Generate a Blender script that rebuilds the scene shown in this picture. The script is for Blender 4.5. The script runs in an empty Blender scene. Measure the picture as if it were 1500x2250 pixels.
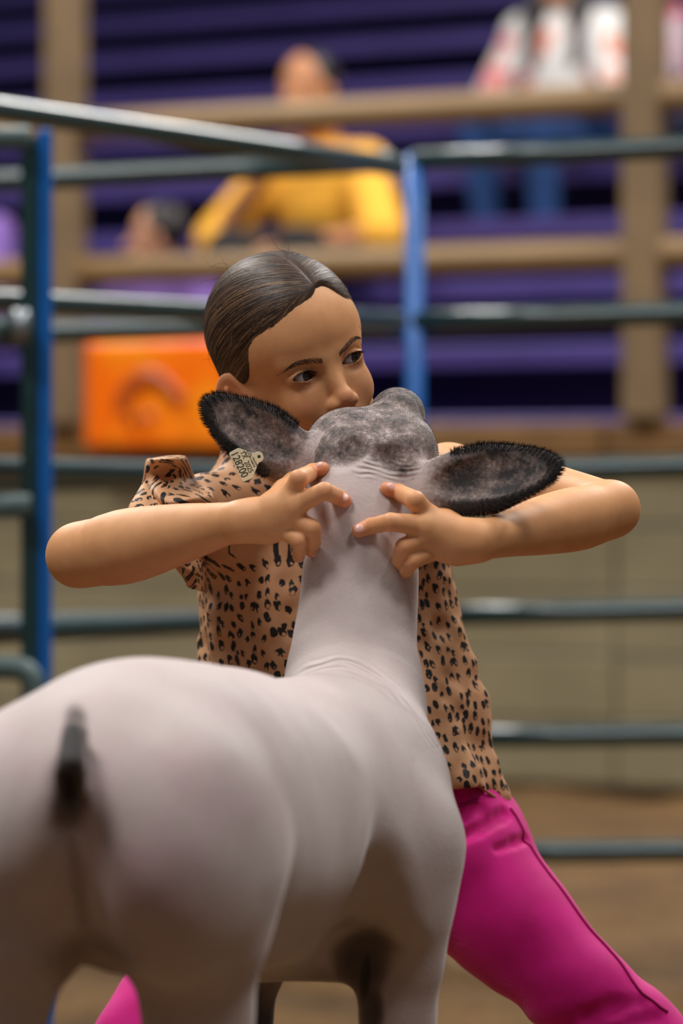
import bpy, math, random
import numpy as np
from mathutils import Vector, Matrix

random.seed(7)
RNG = np.random.default_rng(11)

# ------------------------------------------------------------------ camera, world, lights, exposure
FPX, CX, HY, CAM_H = 9375.0, 750.0, 1077.0, 0.87      # focal length in px, centre column, horizon row, camera height


def P(px, py, Y):
    """photo pixel at a known distance Y from the camera -> world point"""
    return np.array([(px - CX) * Y / FPX, Y, CAM_H - (py - HY) * Y / FPX])


scene = bpy.context.scene
COL = scene.collection
cam_data = bpy.data.cameras.new('camera')
cam_data.sensor_fit = 'VERTICAL'
cam_data.sensor_height = 36.0
cam_data.lens = 150.0
cam_data.shift_y = -(1125.0 - HY) / 2250.0
cam_data.clip_end = 200
cam_data.dof.use_dof = True
cam_data.dof.focus_distance = 4.00
cam_data.dof.aperture_fstop = 4.5
cam = bpy.data.objects.new('camera', cam_data)
cam.location = (0, 0, CAM_H)
cam.rotation_euler = (math.pi / 2, 0, 0)
COL.objects.link(cam)
scene.camera = cam

world = bpy.data.worlds.new('arena_air')
scene.world = world
world.use_nodes = True
wb = world.node_tree.nodes['Background']
wb.inputs['Color'].default_value = (0.80, 0.86, 1.0, 1)
wb.inputs['Strength'].default_value = 0.12


def area(name, loc, size, power, color, target=None):
    d = bpy.data.lights.new(name, 'AREA')
    d.shape = 'RECTANGLE'
    d.size, d.size_y = size
    d.energy = power
    d.color = color
    o = bpy.data.objects.new(name, d)
    o.location = loc
    if target is not None:
        o.rotation_euler = (Vector(target) - Vector(loc)).to_track_quat('-Z', 'Y').to_euler()
    COL.objects.link(o)
    return o


# rows of high-bay lamps under the arena roof
for (lx, ly, pw) in ((-2.6, 1.6, 330), (2.6, 1.6, 200), (-2.6, 5.4, 260), (2.6, 5.4, 240), (-3.0, 10.0, 470), (3.0, 10.0, 470),
                     (-3.0, 14.0, 330), (3.0, 14.0, 330)):
    area('high_bay_lamp', (lx, ly, 6.2), (1.6, 1.6), pw, (1.0, 0.965, 0.93))

scene.view_settings.view_transform = 'Standard'
scene.view_settings.look = 'None'
scene.view_settings.gamma = 1.0
scene.view_settings.use_curve_mapping = False
scene.view_settings.exposure = -0.5


# ------------------------------------------------------------------ object helpers
def tag(o, label=None, cat=None, group=None, kind=None):
    if label: o['label'] = label
    if cat: o['category'] = cat
    if group: o['group'] = group
    if kind: o['kind'] = kind
    return o


def empty(name, loc=(0, 0, 0)):
    o = bpy.data.objects.new(name, None)
    o.empty_display_size = 0.1
    o.location = [float(v) for v in loc]
    COL.objects.link(o)
    return o


def link(name, me, mat=None, parent=None, smooth=False):
    """link a mesh whose vertices are in world space, keeping them there under its parent"""
    o = bpy.data.objects.new(name, me)
    COL.objects.link(o)
    if mat is not None:
        me.materials.clear()
        me.materials.append(mat)
    if parent is not None:
        o.parent = parent
        m = Matrix.Identity(4)
        q = parent
        while q is not None:
            m = Matrix.Translation(q.location) @ m
            q = q.parent
        o.location = -Vector(m.translation)
    if smooth:
        me.polygons.foreach_set('use_smooth', np.ones(len(me.polygons), bool))
    return o


def mesh_np(name, V, Q):
    """fast mesh from vertices and an index array of triangles or quads"""
    V = np.ascontiguousarray(V, np.float32)
    Q = np.ascontiguousarray(Q, np.int32)
    me = bpy.data.meshes.new(name)
    n, m = len(Q), Q.shape[1]
    me.vertices.add(len(V))
    me.vertices.foreach_set('co', V.ravel())
    me.loops.add(n * m)
    me.loops.foreach_set('vertex_index', Q.ravel())
    me.polygons.add(n)
    me.polygons.foreach_set('loop_start', np.arange(0, n * m, m, dtype=np.int32))
    me.update(calc_edges=True)
    return me


def attr(me, name, arr):
    arr = np.ascontiguousarray(arr, np.float32)
    if arr.ndim == 1:
        a = me.attributes.new(name, 'FLOAT', 'POINT')
        a.data.foreach_set('value', arr)
    else:
        a = me.attributes.new(name, 'FLOAT_VECTOR', 'POINT')
        a.data.foreach_set('vector', arr.ravel())


# ------------------------------------------------------------------ material helpers
def lin(r, g, b):
    f = lambda c: (c / 255 / 12.92) if c / 255 <= 0.04045 else ((c / 255 + 0.055) / 1.055) ** 2.4
    return (f(r), f(g), f(b), 1.0)


class NT:
    def __init__(s, name):
        s.m = bpy.data.materials.new(name)
        s.m.use_nodes = True
        s.t = s.m.node_tree
        s.b = s.t.nodes['Principled BSDF']

    def n(s, ty, **kw):
        nd = s.t.nodes.new(ty)
        for k, v in kw.items():
            setattr(nd, k, v)
        return nd

    def set(s, nd, **kw):
        for k, v in kw.items():
            nd.inputs[k.replace('_', ' ')].default_value = v

    def l(s, a, b):
        s.t.links.new(a, b)

    def math(s, op, a, b=None, c=None, clamp=False):
        nd = s.n('ShaderNodeMath', operation=op, use_clamp=clamp)
        for i, v in enumerate((a, b, c)):
            if v is None: continue
            if isinstance(v, (int, float)): nd.inputs[i].default_value = v
            else: s.l(v, nd.inputs[i])
        return nd.outputs[0]

    def mix(s, f, a, b):
        nd = s.n('ShaderNodeMix', data_type='RGBA')
        for i, v in ((0, f), (6, a), (7, b)):
            if isinstance(v, (int, float, tuple)): nd.inputs[i].default_value = v
            else: s.l(v, nd.inputs[i])
        return nd.outputs[2]

    def attr(s, name, out='Fac'):
        return s.n('ShaderNodeAttribute', attribute_name=name).outputs[out]

    def coord(s):
        return s.n('ShaderNodeTexCoord').outputs['Object']

    def noise(s, scale, detail=3, rough=0.5, vec=None, out='Fac'):
        nd = s.n('ShaderNodeTexNoise')
        nd.inputs['Scale'].default_value = scale
        nd.inputs['Detail'].default_value = detail
        nd.inputs['Roughness'].default_value = rough
        s.l(vec if vec is not None else s.coord(), nd.inputs['Vector'])
        return nd.outputs[out]

    def ramp(s, f, lo, hi):
        nd = s.n('ShaderNodeMapRange', clamp=True, interpolation_type='SMOOTHSTEP')
        nd.inputs[1].default_value = lo
        nd.inputs[2].default_value = hi
        s.l(f, nd.inputs[0])
        return nd.outputs[0]

    def bump(s, h, strength, dist=0.001):
        nd = s.n('ShaderNodeBump')
        nd.inputs['Strength'].default_value = strength
        nd.inputs['Distance'].default_value = dist
        s.l(h, nd.inputs['Height'])
        s.l(nd.outputs[0], s.b.inputs['Normal'])

    def base(s, c):
        if isinstance(c, tuple): s.b.inputs['Base Color'].default_value = c
        else: s.l(c, s.b.inputs['Base Color'])
        return s

    def p(s, **kw):
        for k, v in kw.items():
            s.b.inputs[k.replace('_', ' ')].default_value = v
        return s


def plain(name, c, rough=0.5, metal=0.0, var=0.0, scale=8.0, **kw):
    t = NT(name)
    if var:
        f = t.ramp(t.noise(scale, 4), 0.3, 0.7)
        t.base(t.mix(f, tuple(v * (1 - var) for v in c[:3]) + (1,), tuple(min(1, v * (1 + var)) for v in c[:3]) + (1,)))
    else:
        t.base(c)
    t.p(Roughness=rough, Metallic=metal, **kw)
    return t.m


# ------------------------------------------------------------------ signed-distance modelling: shapes blended into one continuous skin
def smin(a, b, k):
    if k <= 0: return np.minimum(a, b)
    h = np.maximum(k - np.abs(a - b), 0) / k
    return np.minimum(a, b) - h * h * k * 0.25


class Frame:
    """local units -> world: w = o + s * M l"""
    def __init__(s, o, M, sc=1.0):
        s.o, s.M, s.s = np.asarray(o, float), np.asarray(M, float), sc

    def to_local(s, p):
        return (p - s.o) @ s.M / s.s

    def to_world(s, l):
        return s.o + s.s * (np.asarray(l, float) @ s.M.T)


WORLD = Frame((0, 0, 0), np.eye(3))


def axes(fwd, up):
    """orthonormal columns (a along fwd, b across, c near up)"""
    a = np.asarray(fwd, float); a = a / np.linalg.norm(a)
    c = np.asarray(up, float); c = c - a * (a @ c); c = c / np.linalg.norm(c)
    return np.stack([a, np.cross(c, a), c], 1)


def _resample(pts, m):
    t = np.linspace(0, len(pts) - 1, m)
    i = np.clip(t.astype(int), 0, len(pts) - 2); f = (t - i)[:, None]
    g = lambda j: pts[np.clip(j, 0, len(pts) - 1)]
    a, b, c, d = g(i - 1), g(i), g(i + 1), g(i + 2)
    return 0.5 * (2 * b + (c - a) * f + (2 * a - 5 * b + 4 * c - d) * f ** 2 + (3 * b - a - 3 * c + d) * f ** 3)


class Field:
    def __init__(s, frame=WORLD):
        s.ops, s.fr = [], frame

    def _put(s, fn, c, r, k, mode):
        fr = s.fr
        if fr is WORLD:
            g = fn
        elif mode == 'f':
            g = lambda p, d: fn(fr.to_local(p), d / fr.s) * fr.s
        else:
            g = lambda p: fn(fr.to_local(p)) * fr.s
        s.ops.append((g, fr.to_world(c), r * fr.s, k * fr.s, mode))

    def sph(s, c, r, k=0, mode='u'):
        c = np.asarray(c, float)
        s._put(lambda p: np.sqrt(((p - c) ** 2).sum(-1)) - r, c, r, k, mode)

    def ell(s, c, R, k=0, mode='u', M=None):
        c = np.asarray(c, float); R = np.asarray(R, float)
        def fn(p):
            q = p - c
            if M is not None: q = q @ M
            k0 = np.sqrt(((q / R) ** 2).sum(-1)) + 1e-9
            k1 = np.sqrt(((q / R ** 2) ** 2).sum(-1)) + 1e-9
            return k0 * (k0 - 1) / k1
        s._put(fn, c, float(R.max()), k, mode)

    def cap(s, a, b, ra, rb=None, k=0, mode='u', flat=None, fs=1.0):
        a = np.asarray(a, float); b = np.asarray(b, float); rb = ra if rb is None else rb
        ba = b - a; L2 = max(float(ba @ ba), 1e-12)
        fl = None if flat is None else np.asarray(flat, float) / np.linalg.norm(flat)
        def fn(p):
            q = p - a
            t = np.clip(q @ ba / L2, 0, 1)
            q = q - t[..., None] * ba
            if fl is not None:
                q = q + (q @ fl)[..., None] * fl * (1 / fs - 1)
            return (np.sqrt((q ** 2).sum(-1)) - (ra + (rb - ra) * t)) * (min(fs, 1.0) if fl is not None else 1.0)
        s._put(fn, (a + b) / 2, math.sqrt(L2) / 2 + max(ra, rb) * max(1, fs), k, mode)

    def chain(s, pts, k=0.0, k0=None, mode='u', **kw):
        for i in range(len(pts) - 1):
            (a, ra), (b, rb) = pts[i], pts[i + 1]
            s.cap(a, b, ra, rb, k if (i or k0 is None) else k0, mode, **kw)

    def limb(s, pts, k=0.0, mode='u', m=4):
        """one smooth tapering limb through (point, radius) stations"""
        D = np.array([list(p) + [r] for p, r in pts])
        D = _resample(D, m * (len(pts) - 1) + 1)
        def fn(p):
            d = None
            for a, b in zip(D[:-1], D[1:]):
                ba = b[:3] - a[:3]; q = p - a[:3]
                t = np.clip(q @ ba / max(float(ba @ ba), 1e-12), 0, 1)
                e = np.sqrt(((q - t[..., None] * ba) ** 2).sum(-1)) - (a[3] + (b[3] - a[3]) * t)
                d = e if d is None else np.minimum(d, e)
            return d
        c = (D[:, :3].min(0) + D[:, :3].max(0)) / 2
        s._put(fn, c, float(np.linalg.norm(D[:, :3] - c, axis=1).max() + D[:, 3].max()), k, mode)

    def func(s, fn, c, r):
        s._put(fn, np.asarray(c, float), r, 0, 'f')

    def eval(s, p, cen=None, rad=0.0):
        """p (N,...,3); with block centres, shapes too far from a block are skipped"""
        d = np.full(p.shape[:-1], 0.5)
        if getattr(s, 'nk', None) is None or len(s.nk) != len(s.ops):
            # blend reach of a shape: the widest blend among the shapes it touches
            C_ = np.array([o[1] for o in s.ops]); R_ = np.array([o[2] for o in s.ops]); K_ = np.array([o[3] for o in s.ops])
            near = np.linalg.norm(C_[:, None] - C_[None], axis=2) < R_[:, None] + R_[None] + K_[None] + K_[:, None]
            s.nk = np.where(near, K_[None], 0).max(1)
        for (g, c, r, k, mode), nk in zip(s.ops, s.nk):
            if cen is not None:
                m = np.sqrt(((cen - c) ** 2).sum(-1)) < r + 1.5 * rad + 1.6 * nk + 1e-4
                if not m.any(): continue
                q, dd = p[m], d[m]
            else:
                q, dd = p, d
            if mode == 'f': dd = g(q, dd)
            elif mode == 'u': dd = smin(dd, g(q), k)
            elif mode == 's': dd = -smin(-dd, g(q), k)
            elif mode == 'i': dd = -smin(-dd, -g(q), k)
            if cen is not None: d[m] = dd
            else: d = dd
        return d

    def grad(s, V, e=2e-4):
        g = np.zeros_like(V)
        for i in range(3):
            o = np.zeros(3); o[i] = e
            g[:, i] = s.eval(V + o) - s.eval(V - o)
        return g / (np.linalg.norm(g, axis=1, keepdims=True) + 1e-12)

    def mesh(s, h, lo, hi, smooth=2):
        """surface nets over sparse blocks of B^3 cells"""
        B = 8
        lo = np.asarray(lo, float); hi = np.asarray(hi, float)
        bs = B * h
        nb = np.ceil((hi - lo) / bs).astype(int)
        # coarse pass on 4-block cells, then blocks
        nc = np.ceil(nb / 4).astype(int)
        ci = np.stack(np.meshgrid(*[np.arange(n) for n in nc], indexing='ij'), -1).reshape(-1, 3)
        cc = lo + (ci + 0.5) * bs * 4
        R4 = bs * 4 * 0.87
        dc = np.concatenate([s.eval(cc[i:i + 20000, None], cc[i:i + 20000], R4)[:, 0] for i in range(0, len(cc), 20000)])
        ci = ci[np.abs(dc) < R4 * 1.4]
        off = np.stack(np.meshgrid(*[np.arange(4)] * 3, indexing='ij'), -1).reshape(-1, 3)
        bi = (ci[:, None] * 4 + off[None]).reshape(-1, 3)
        bc = lo + (bi + 0.5) * bs
        R1 = bs * 0.87
        db = np.concatenate([s.eval(bc[i:i + 20000, None], bc[i:i + 20000], R1)[:, 0] for i in range(0, len(bc), 20000)])
        keep = np.abs(db) < R1 * 1.5
        bi, bc = bi[keep], bc[keep]
        g = np.stack(np.meshgrid(*[np.arange(B + 1)] * 3, indexing='ij'), -1)
        Vs, Ks, Qs = [], [], []
        big = int(max(nb) * B + 4096)
        key = lambda c: ((c[..., 0] + 1) * big + c[..., 1] + 1) * big + c[..., 2] + 1
        for st in range(0, len(bi), 1500):
            b0 = bi[st:st + 1500]
            gi = b0[:, None, None, None] * B + g[None]
            d = s.eval(lo + gi * h, bc[st:st + 1500], R1)
            ins = d < 0
            act = ins.any((1, 2, 3)) & (~ins).any((1, 2, 3))
            if not act.any(): continue
            b0, d, ins = b0[act], d[act], ins[act]
            # cell vertices = mean of edge crossings
            acc = np.zeros((len(b0), B, B, B, 3)); cnt = np.zeros((len(b0), B, B, B))
            cs = [(x, y, z) for x in (0, 1) for y in (0, 1) for z in (0, 1)]
            sl = lambda o: tuple(slice(v, v + B) for v in o)
            for i, a in enumerate(cs):
                for b in cs[i + 1:]:
                    if sum(abs(u - v) for u, v in zip(a, b)) != 1: continue
                    da, dbb = d[(slice(None),) + sl(a)], d[(slice(None),) + sl(b)]
                    cr = (da < 0) != (dbb < 0)
                    t = np.where(cr, da / np.where(cr, da - dbb, 1), 0)
                    pa, pb = np.array(a, float), np.array(b, float)
                    acc += np.where(cr[..., None], pa + t[..., None] * (pb - pa), 0)
                    cnt += cr
            w = cnt > 0
            idx = np.argwhere(w)
            cell = b0[idx[:, 0]] * B + idx[:, 1:]
            Vs.append(lo + (cell + acc[w] / cnt[w][:, None]) * h)
            Ks.append(key(cell))
            for ax in range(3):
                o = [0, 0, 0]; o[ax] = 1
                ia, ib = ins[:, :B, :B, :B], ins[(slice(None),) + sl(o)]
                cr = np.argwhere(ia != ib)
                if not len(cr): continue
                cell = b0[cr[:, 0]] * B + cr[:, 1:]
                flip = ia[tuple(cr.T)]
                u, v = np.zeros(3, int), np.zeros(3, int)
                u[(ax + 1) % 3] = 1; v[(ax + 2) % 3] = 1
                q = np.stack([key(cell - u - v), key(cell - v), key(cell), key(cell - u)], 1)
                q[~flip] = q[~flip][:, ::-1]
                Qs.append(q)
        V = np.concatenate(Vs); K = np.concatenate(Ks); Q = np.concatenate(Qs)
        o = np.argsort(K); Kst = K[o]
        pos = np.clip(np.searchsorted(Kst, Q), 0, len(Kst) - 1)
        ok = (Kst[pos] == Q).all(1)
        Q = o[pos[ok]]
        if smooth:
            e = np.concatenate([Q[:, [0, 1]], Q[:, [1, 2]], Q[:, [2, 3]], Q[:, [3, 0]]])
            e = np.concatenate([e, e[:, ::-1]])
            dg = np.bincount(e[:, 0], minlength=len(V)) + 1e-9
            for it in range(smooth):
                for lam in (0.5, -0.52):
                    m = np.stack([np.bincount(e[:, 0], V[e[:, 1], i], len(V)) for i in range(3)], 1) / dg[:, None]
                    V = V + lam * (m - V) * (dg > 1)[:, None]
        return V, Q


# smooth value noise for relief (lattice hash, trilinear)
def vnoise(p, scale, seed=0):
    q = p * scale
    i = np.floor(q).astype(np.int64); f = q - i
    f = f * f * (3 - 2 * f)
    def hsh(x, y, z):
        n = (x * 73856093) ^ (y * 19349663) ^ (z * 83492791) ^ (seed * 2654435761)
        n = (n ^ (n >> 13)) * 1274126177 & 0x7fffffff
        n = (n ^ (n >> 16)) & 0xffff
        return n / 65535.0
    r = 0
    for dx in (0, 1):
        for dy in (0, 1):
            for dz in (0, 1):
                w = (f[..., 0] if dx else 1 - f[..., 0]) * (f[..., 1] if dy else 1 - f[..., 1]) * (f[..., 2] if dz else 1 - f[..., 2])
                r = r + w * hsh(i[..., 0] + dx, i[..., 1] + dy, i[..., 2] + dz)
    return r


def sstep(x, a, b):
    t = np.clip((x - a) / (b - a), 0, 1)
    return t * t * (3 - 2 * t)


# ------------------------------------------------------------------ polygon helpers
def box_mesh(name, c, dims, M=None, bevel=0.0):
    """box of given size about c, oriented by columns of M"""
    h = np.asarray(dims, float) / 2
    if bevel:
        b = min(bevel, h.min() * 0.9)
        V, F = [], []
        pts = []
        for sx in (-1, 1):
            for sy in (-1, 1):
                for sz in (-1, 1):
                    s3 = np.array([sx, sy, sz])
                    for ax in range(3):
                        d = h - b; d[ax] = h[ax]
                        pts.append(s3 * d)
        import bmesh
        bm = bmesh.new()
        for q in pts: bm.verts.new(q)
        bmesh.ops.convex_hull(bm, input=bm.verts)
        bmesh.ops.dissolve_limit(bm, angle_limit=0.01, verts=bm.verts, edges=bm.edges)
        me = bpy.data.meshes.new(name)
        bm.to_mesh(me); bm.free()
        V = np.array([v.co for v in me.vertices])
    else:
        V = np.array([[x, y, z] for x in (-1, 1) for y in (-1, 1) for z in (-1, 1)]) * h
        F = [(0, 1, 3, 2), (4, 6, 7, 5), (0, 4, 5, 1), (2, 3, 7, 6), (0, 2, 6, 4), (1, 5, 7, 3)]
        me = bpy.data.meshes.new(name)
        me.from_pydata([tuple(v) for v in V], [], F)
    if M is not None: V = V @ np.asarray(M).T
    V = V + np.asarray(c, float)
    me.vertices.foreach_set('co', V.astype(np.float32).ravel())
    me.update()
    return me


def tube_np(path, rad, n=12, cap=True):
    """tube swept along a polyline, triangles+quads as quads"""
    path = np.asarray(path, float)
    rad = np.broadcast_to(np.asarray(rad, float), (len(path),))
    T = np.gradient(path, axis=0); T /= np.linalg.norm(T, axis=1, keepdims=True) + 1e-12
    ref = np.array([0, 0, 1.0]) if abs(T[0] @ [0, 0, 1]) < 0.9 else np.array([1.0, 0, 0])
    V = []
    for p, t, r in zip(path, T, rad):
        u = ref - t * (ref @ t); u /= np.linalg.norm(u); ref = u
        v = np.cross(t, u)
        a = np.arange(n) * 2 * math.pi / n
        V.append(p + r * (np.cos(a)[:, None] * u + np.sin(a)[:, None] * v))
    m = len(path)
    V = np.concatenate(V)
    Q = []
    for i in range(m - 1):
        for j in range(n):
            Q.append((i * n + j, i * n + (j + 1) % n, (i + 1) * n + (j + 1) % n, (i + 1) * n + j))
    if cap:
        V = np.concatenate([V, path[:1], path[-1:]])
        for j in range(n):
            Q.append((m * n, (j + 1) % n, j, m * n))
            Q.append((m * n + 1, (m - 1) * n + j, (m - 1) * n + (j + 1) % n, m * n + 1))
    return V, Q


def tube(name, path, rad, mat, parent=None, n=12):
    V, Q = tube_np(path, rad, n)
    me = bpy.data.meshes.new(name)
    F = [q if len(set(q)) == 4 else tuple(dict.fromkeys(q)) for q in Q]
    me.from_pydata([tuple(v) for v in V], [], F)
    return link(name, me, mat, parent, smooth=True)


def catmull(pts, m):
    """resample control points (n,k) to m points along a Catmull-Rom curve"""
    pts = np.asarray(pts, float)
    t = np.linspace(0, len(pts) - 1, m)
    i = np.clip(t.astype(int), 0, len(pts) - 2); f = (t - i)[:, None]
    g = lambda j: pts[np.clip(j, 0, len(pts) - 1)]
    a, b, c, d = g(i - 1), g(i), g(i + 1), g(i + 2)
    return 0.5 * (2 * b + (c - a) * f + (2 * a - 5 * b + 4 * c - d) * f ** 2 + (3 * b - a - 3 * c + d) * f ** 3)


def blades(name, roots, dirs, lens, width, mat, parent=None, droop=None, seg=1):
    """tapered hair blades facing the viewer's general side: one triangle, or a short ribbon"""
    n = len(roots)
    side = np.cross(dirs, np.array([0, 1.0, 0])); side /= np.linalg.norm(side, axis=1, keepdims=True) + 1e-9
    w = np.broadcast_to(np.asarray(width, float), (n,))[:, None] / 2
    V = np.stack([roots - side * w, roots + side * w, roots + dirs * lens[:, None]], 1).reshape(-1, 3)
    Q = np.arange(3 * n).reshape(-1, 3)
    return link(name, mesh_np(name, V, Q), mat, parent)


def ribbons(name, paths, normals, width, mat, parent=None):
    """strands: paths (n,m,3) as flat tapered ribbons lying on a surface with the given normals"""
    n, m = paths.shape[:2]
    T = np.gradient(paths, axis=1)
    sd = np.cross(T, normals); sd /= np.linalg.norm(sd, axis=2, keepdims=True) + 1e-12
    w = width * 0.5 * np.interp(np.linspace(0, 1, m), [0, .12, .7, 1], [.3, 1, 1, .25])[None, :, None]
    V = np.stack([paths - sd * w, paths + sd * w], 2).reshape(-1, 3)
    i = (np.arange(n)[:, None] * m + np.arange(m - 1)[None]).ravel() * 2
    Q = np.stack([i, i + 1, i + 3, i + 2], 1)
    return link(name, mesh_np(name, V, Q), mat, parent, smooth=True)


# ================================================================== THE SETTING
M_dirt = NT('arena_dirt')
_f = M_dirt.ramp(M_dirt.noise(2.2, 8, 0.65), 0.32, 0.7)
_f2 = M_dirt.ramp(M_dirt.noise(38, 5, 0.6), 0.35, 0.7)
M_dirt.base(M_dirt.mix(_f2, M_dirt.mix(_f, lin(74, 50, 18), lin(106, 76, 34)), M_dirt.mix(_f, lin(88, 62, 26), lin(120, 88, 44))))
M_dirt.p(Roughness=0.95)
M_dirt.bump(M_dirt.noise(60, 6, 0.7), 0.6, 0.02)

gx, gy = np.meshgrid(np.linspace(-7, 7, 260), np.linspace(-1.5, 20.5, 420), indexing='ij')
gp = np.stack([gx, gy, np.zeros_like(gx)], -1).reshape(-1, 3)
gz = (vnoise(gp, 2.3, 1) - .5) * .035 + (vnoise(gp, 7.0, 2) - .5) * .04 + (vnoise(gp * [1, .8, 1], 4.2, 3) - .5) * .05 * sstep(gp[:, 1], 4.6, 5.4)
gp[:, 2] = gz - 0.022
ii = (np.arange(259)[:, None] * 420 + np.arange(419)[None]).ravel()
floor = link('floor', mesh_np('floor', gp, np.stack([ii, ii + 420, ii + 421, ii + 1], 1)), M_dirt.m, smooth=True)
tag(floor, 'loose brown dirt floor of the show arena', kind='structure')

# arena barrier: runs off to the left and away
U = np.array([0.847, -0.531, 0.0]); U /= np.linalg.norm(U)
N = np.array([0.531, 0.847, 0.0]); N /= np.linalg.norm(N)
O0 = np.array([(0 - CX) * 13.6 / FPX, 13.6, 0.0])
BM = np.stack([U, N, np.array([0, 0, 1.0])], 1)


def W(s, t, z):
    return O0 + U * s + N * t + np.array([0, 0, z])


def hit(px, t):
    """distance along the barrier where the column px meets the plane t metres behind it"""
    k = (px - CX) / FPX
    o = O0 + N * t
    return (k * o[1] - o[0]) / (U[0] - k * U[1])


def depth(px, t):
    return float(W(hit(px, t), t, 0)[1])


def zat(px, py, t):
    return CAM_H - (py - HY) * depth(px, t) / FPX


M_wall = NT('painted_kick_wall')
_f = M_wall.ramp(M_wall.noise(1.4, 5, 0.6), 0.3, 0.75)
M_wall.base(M_wall.mix(_f, lin(126, 116, 88), lin(150, 140, 110))).p(Roughness=0.7)
M_tan = plain('tan_painted_steel', lin(134, 106, 68), 0.45, var=0.12, scale=3)
M_tan_post = plain('tan_post_paint', lin(126, 104, 76), 0.5, var=0.12, scale=5)
M_beam = plain('brown_timber_beam', lin(116, 84, 44), 0.65, var=0.15, scale=6)

wall = empty('wall_back', W(2, 0.05, 0))
tag(wall, 'khaki kick wall of wide boards around the arena', kind='structure')
for i in range(5):
    zc = 0.10 + 0.19 * i
    for j in range(3):
        link('board', box_mesh('board', W(-3.2 + 3.6 * j, 0.06 + 0.004 * ((i + j) % 2), zc), (3.592, 0.04, 0.186), BM, 0.006), M_wall.m, wall)
beam = empty('trim_1', W(2, 0, 1.0))
tag(beam, 'brown timber beam capping the kick wall', kind='structure')
for j in range(3):
    link('beam', box_mesh('beam', W(-3.2 + 3.6 * j, 0.03, 1.015), (3.594, 0.11, 0.105), BM, 0.01), M_beam, beam)

rail_fence = empty('pipe_fence', W(2, 0, 1.07))
tag(rail_fence, 'tan steel pipe fence standing on the kick wall', 'fence')
for z, r in ((zat(750, 582, 0), 0.046), (zat(750, 254, 0), 0.048)):
    tube('rail', [W(-5, 0, z + .01), W(7, 0, z)], r, M_tan, rail_fence, 16)
for px in (-1200, 140, 1413, 2600):
    s = hit(px, -0.03)
    link('post', box_mesh('post', W(s, -0.02, 2.15), (0.115, 0.115, 2.17), BM, 0.02), M_tan_post, rail_fence)

# bleachers
M_riser = plain('deep_purple_riser', lin(34, 22, 96), 0.5, var=0.1, scale=2)
M_plank = plain('violet_seat_plank', lin(72, 60, 122), 0.4, var=0.08, scale=2)
stand = empty('bleacher', W(2, 1, 0))
tag(stand, 'purple stepped bleacher stand behind the pipe fence', 'bleacher')
ROW0_T, ROW_D, ROW_R, ROW0_Z = 0.55, 0.62, 0.25, 1.06


def row_top(i): return ROW0_Z + ROW_R * i + 0.038
def row_t(i): return ROW0_T + ROW_D * i


for i in range(12):
    t, z = row_t(i), ROW0_Z + ROW_R * i
    for j in range(3):
        link('seat_plank', box_mesh('seat_plank', W(-3.6 + 4.0 * j, t + 0.13, z), (3.99, 0.26, 0.076), BM, 0.008), M_plank, stand)
        link('riser', box_mesh('riser', W(-3.6 + 4.0 * j, t + 0.28, z - 0.12), (3.995, 0.03, 0.30), BM), M_riser, stand)
        link('foot_board', box_mesh('foot_board', W(-3.6 + 4.0 * j, t + 0.42, z - 0.115), (3.99, 0.26, 0.03), BM), M_riser, stand)
for j in range(7):
    link('support_leg', box_mesh('support_leg', W(-4.5 + 1.7 * j, 0.68, 0.5), (0.06, 0.06, 1.06), BM), M_riser, stand)
for j in range(7):
    link('support_leg', box_mesh('support_leg', W(-4.5 + 1.7 * j, 7.62, 1.9), (0.08, 0.08, 3.84), BM), M_riser, stand)

# orange banner wired on the barrier
M_orange = NT('orange_banner_vinyl')
M_orange.base(M_orange.mix(M_orange.ramp(M_orange.noise(6, 2), .35, .7), (1.0, 0.17, 0.0, 1), (1.0, 0.30, 0.006, 1))).p(Roughness=0.35)
M_rust = plain('dark_orange_print', lin(168, 74, 22), 0.4)
banner = empty('banner', W(hit(340, -.09), -.09, 1.1))
tag(banner, 'bright orange vinyl banner with a dark arch emblem hung on the kick wall', 'banner')
bt = -0.10
s0, s1 = hit(188, bt), hit(520, bt)
zb0, zb1 = zat(350, 985, bt), zat(350, 748, bt)
nb = 24
V, Q = [], []
for i in range(nb + 1):
    s = s0 + (s1 - s0) * i / nb
    for j in range(13):
        z = zb0 + (zb1 - zb0) * j / 12
        V.append(W(s, bt + .006 * math.sin(i * .9) * (1 - j / 14), z))
for i in range(nb):
    for j in range(12):
        Q.append((i * 13 + j, (i + 1) * 13 + j, (i + 1) * 13 + j + 1, i * 13 + j + 1))
sh = link('sheet', mesh_np('sheet', np.array(V), np.array(Q)), M_orange.m, banner, smooth=True)
_so = sh.modifiers.new('thick', 'SOLIDIFY'); _so.thickness = 0.003
for px, py in ((196, 757), (196, 976), (510, 757), (510, 976)):
    tube('wire_tie', [W(hit(px, bt), bt - .012, zat(px, py, bt)), W(hit(px, 0), 0.0, zat(px, py, 0))], .004, M_rust, banner, 6)


def flat_print(name, pts, wpx, parent):
    """printed stroke on the banner through photo points"""
    path = [W(hit(x, bt), bt - 0.009, zat(x, y, bt)) for x, y in pts]
    path = catmull(path, 24)
    dn = np.gradient(path, axis=0); dn /= np.linalg.norm(dn, axis=1, keepdims=True)
    sd = np.cross(dn, N)
    w = wpx * depth(340, bt) / FPX / 2
    V = np.stack([path - sd * w, path + sd * w], 1).reshape(-1, 3)
    i = np.arange(23) * 2
    o = link(name, mesh_np(name, V, np.stack([i, i + 1, i + 3, i + 2], 1)), M_rust, parent)
    _s = o.modifiers.new('thick', 'SOLIDIFY'); _s.thickness = 0.001


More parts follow.
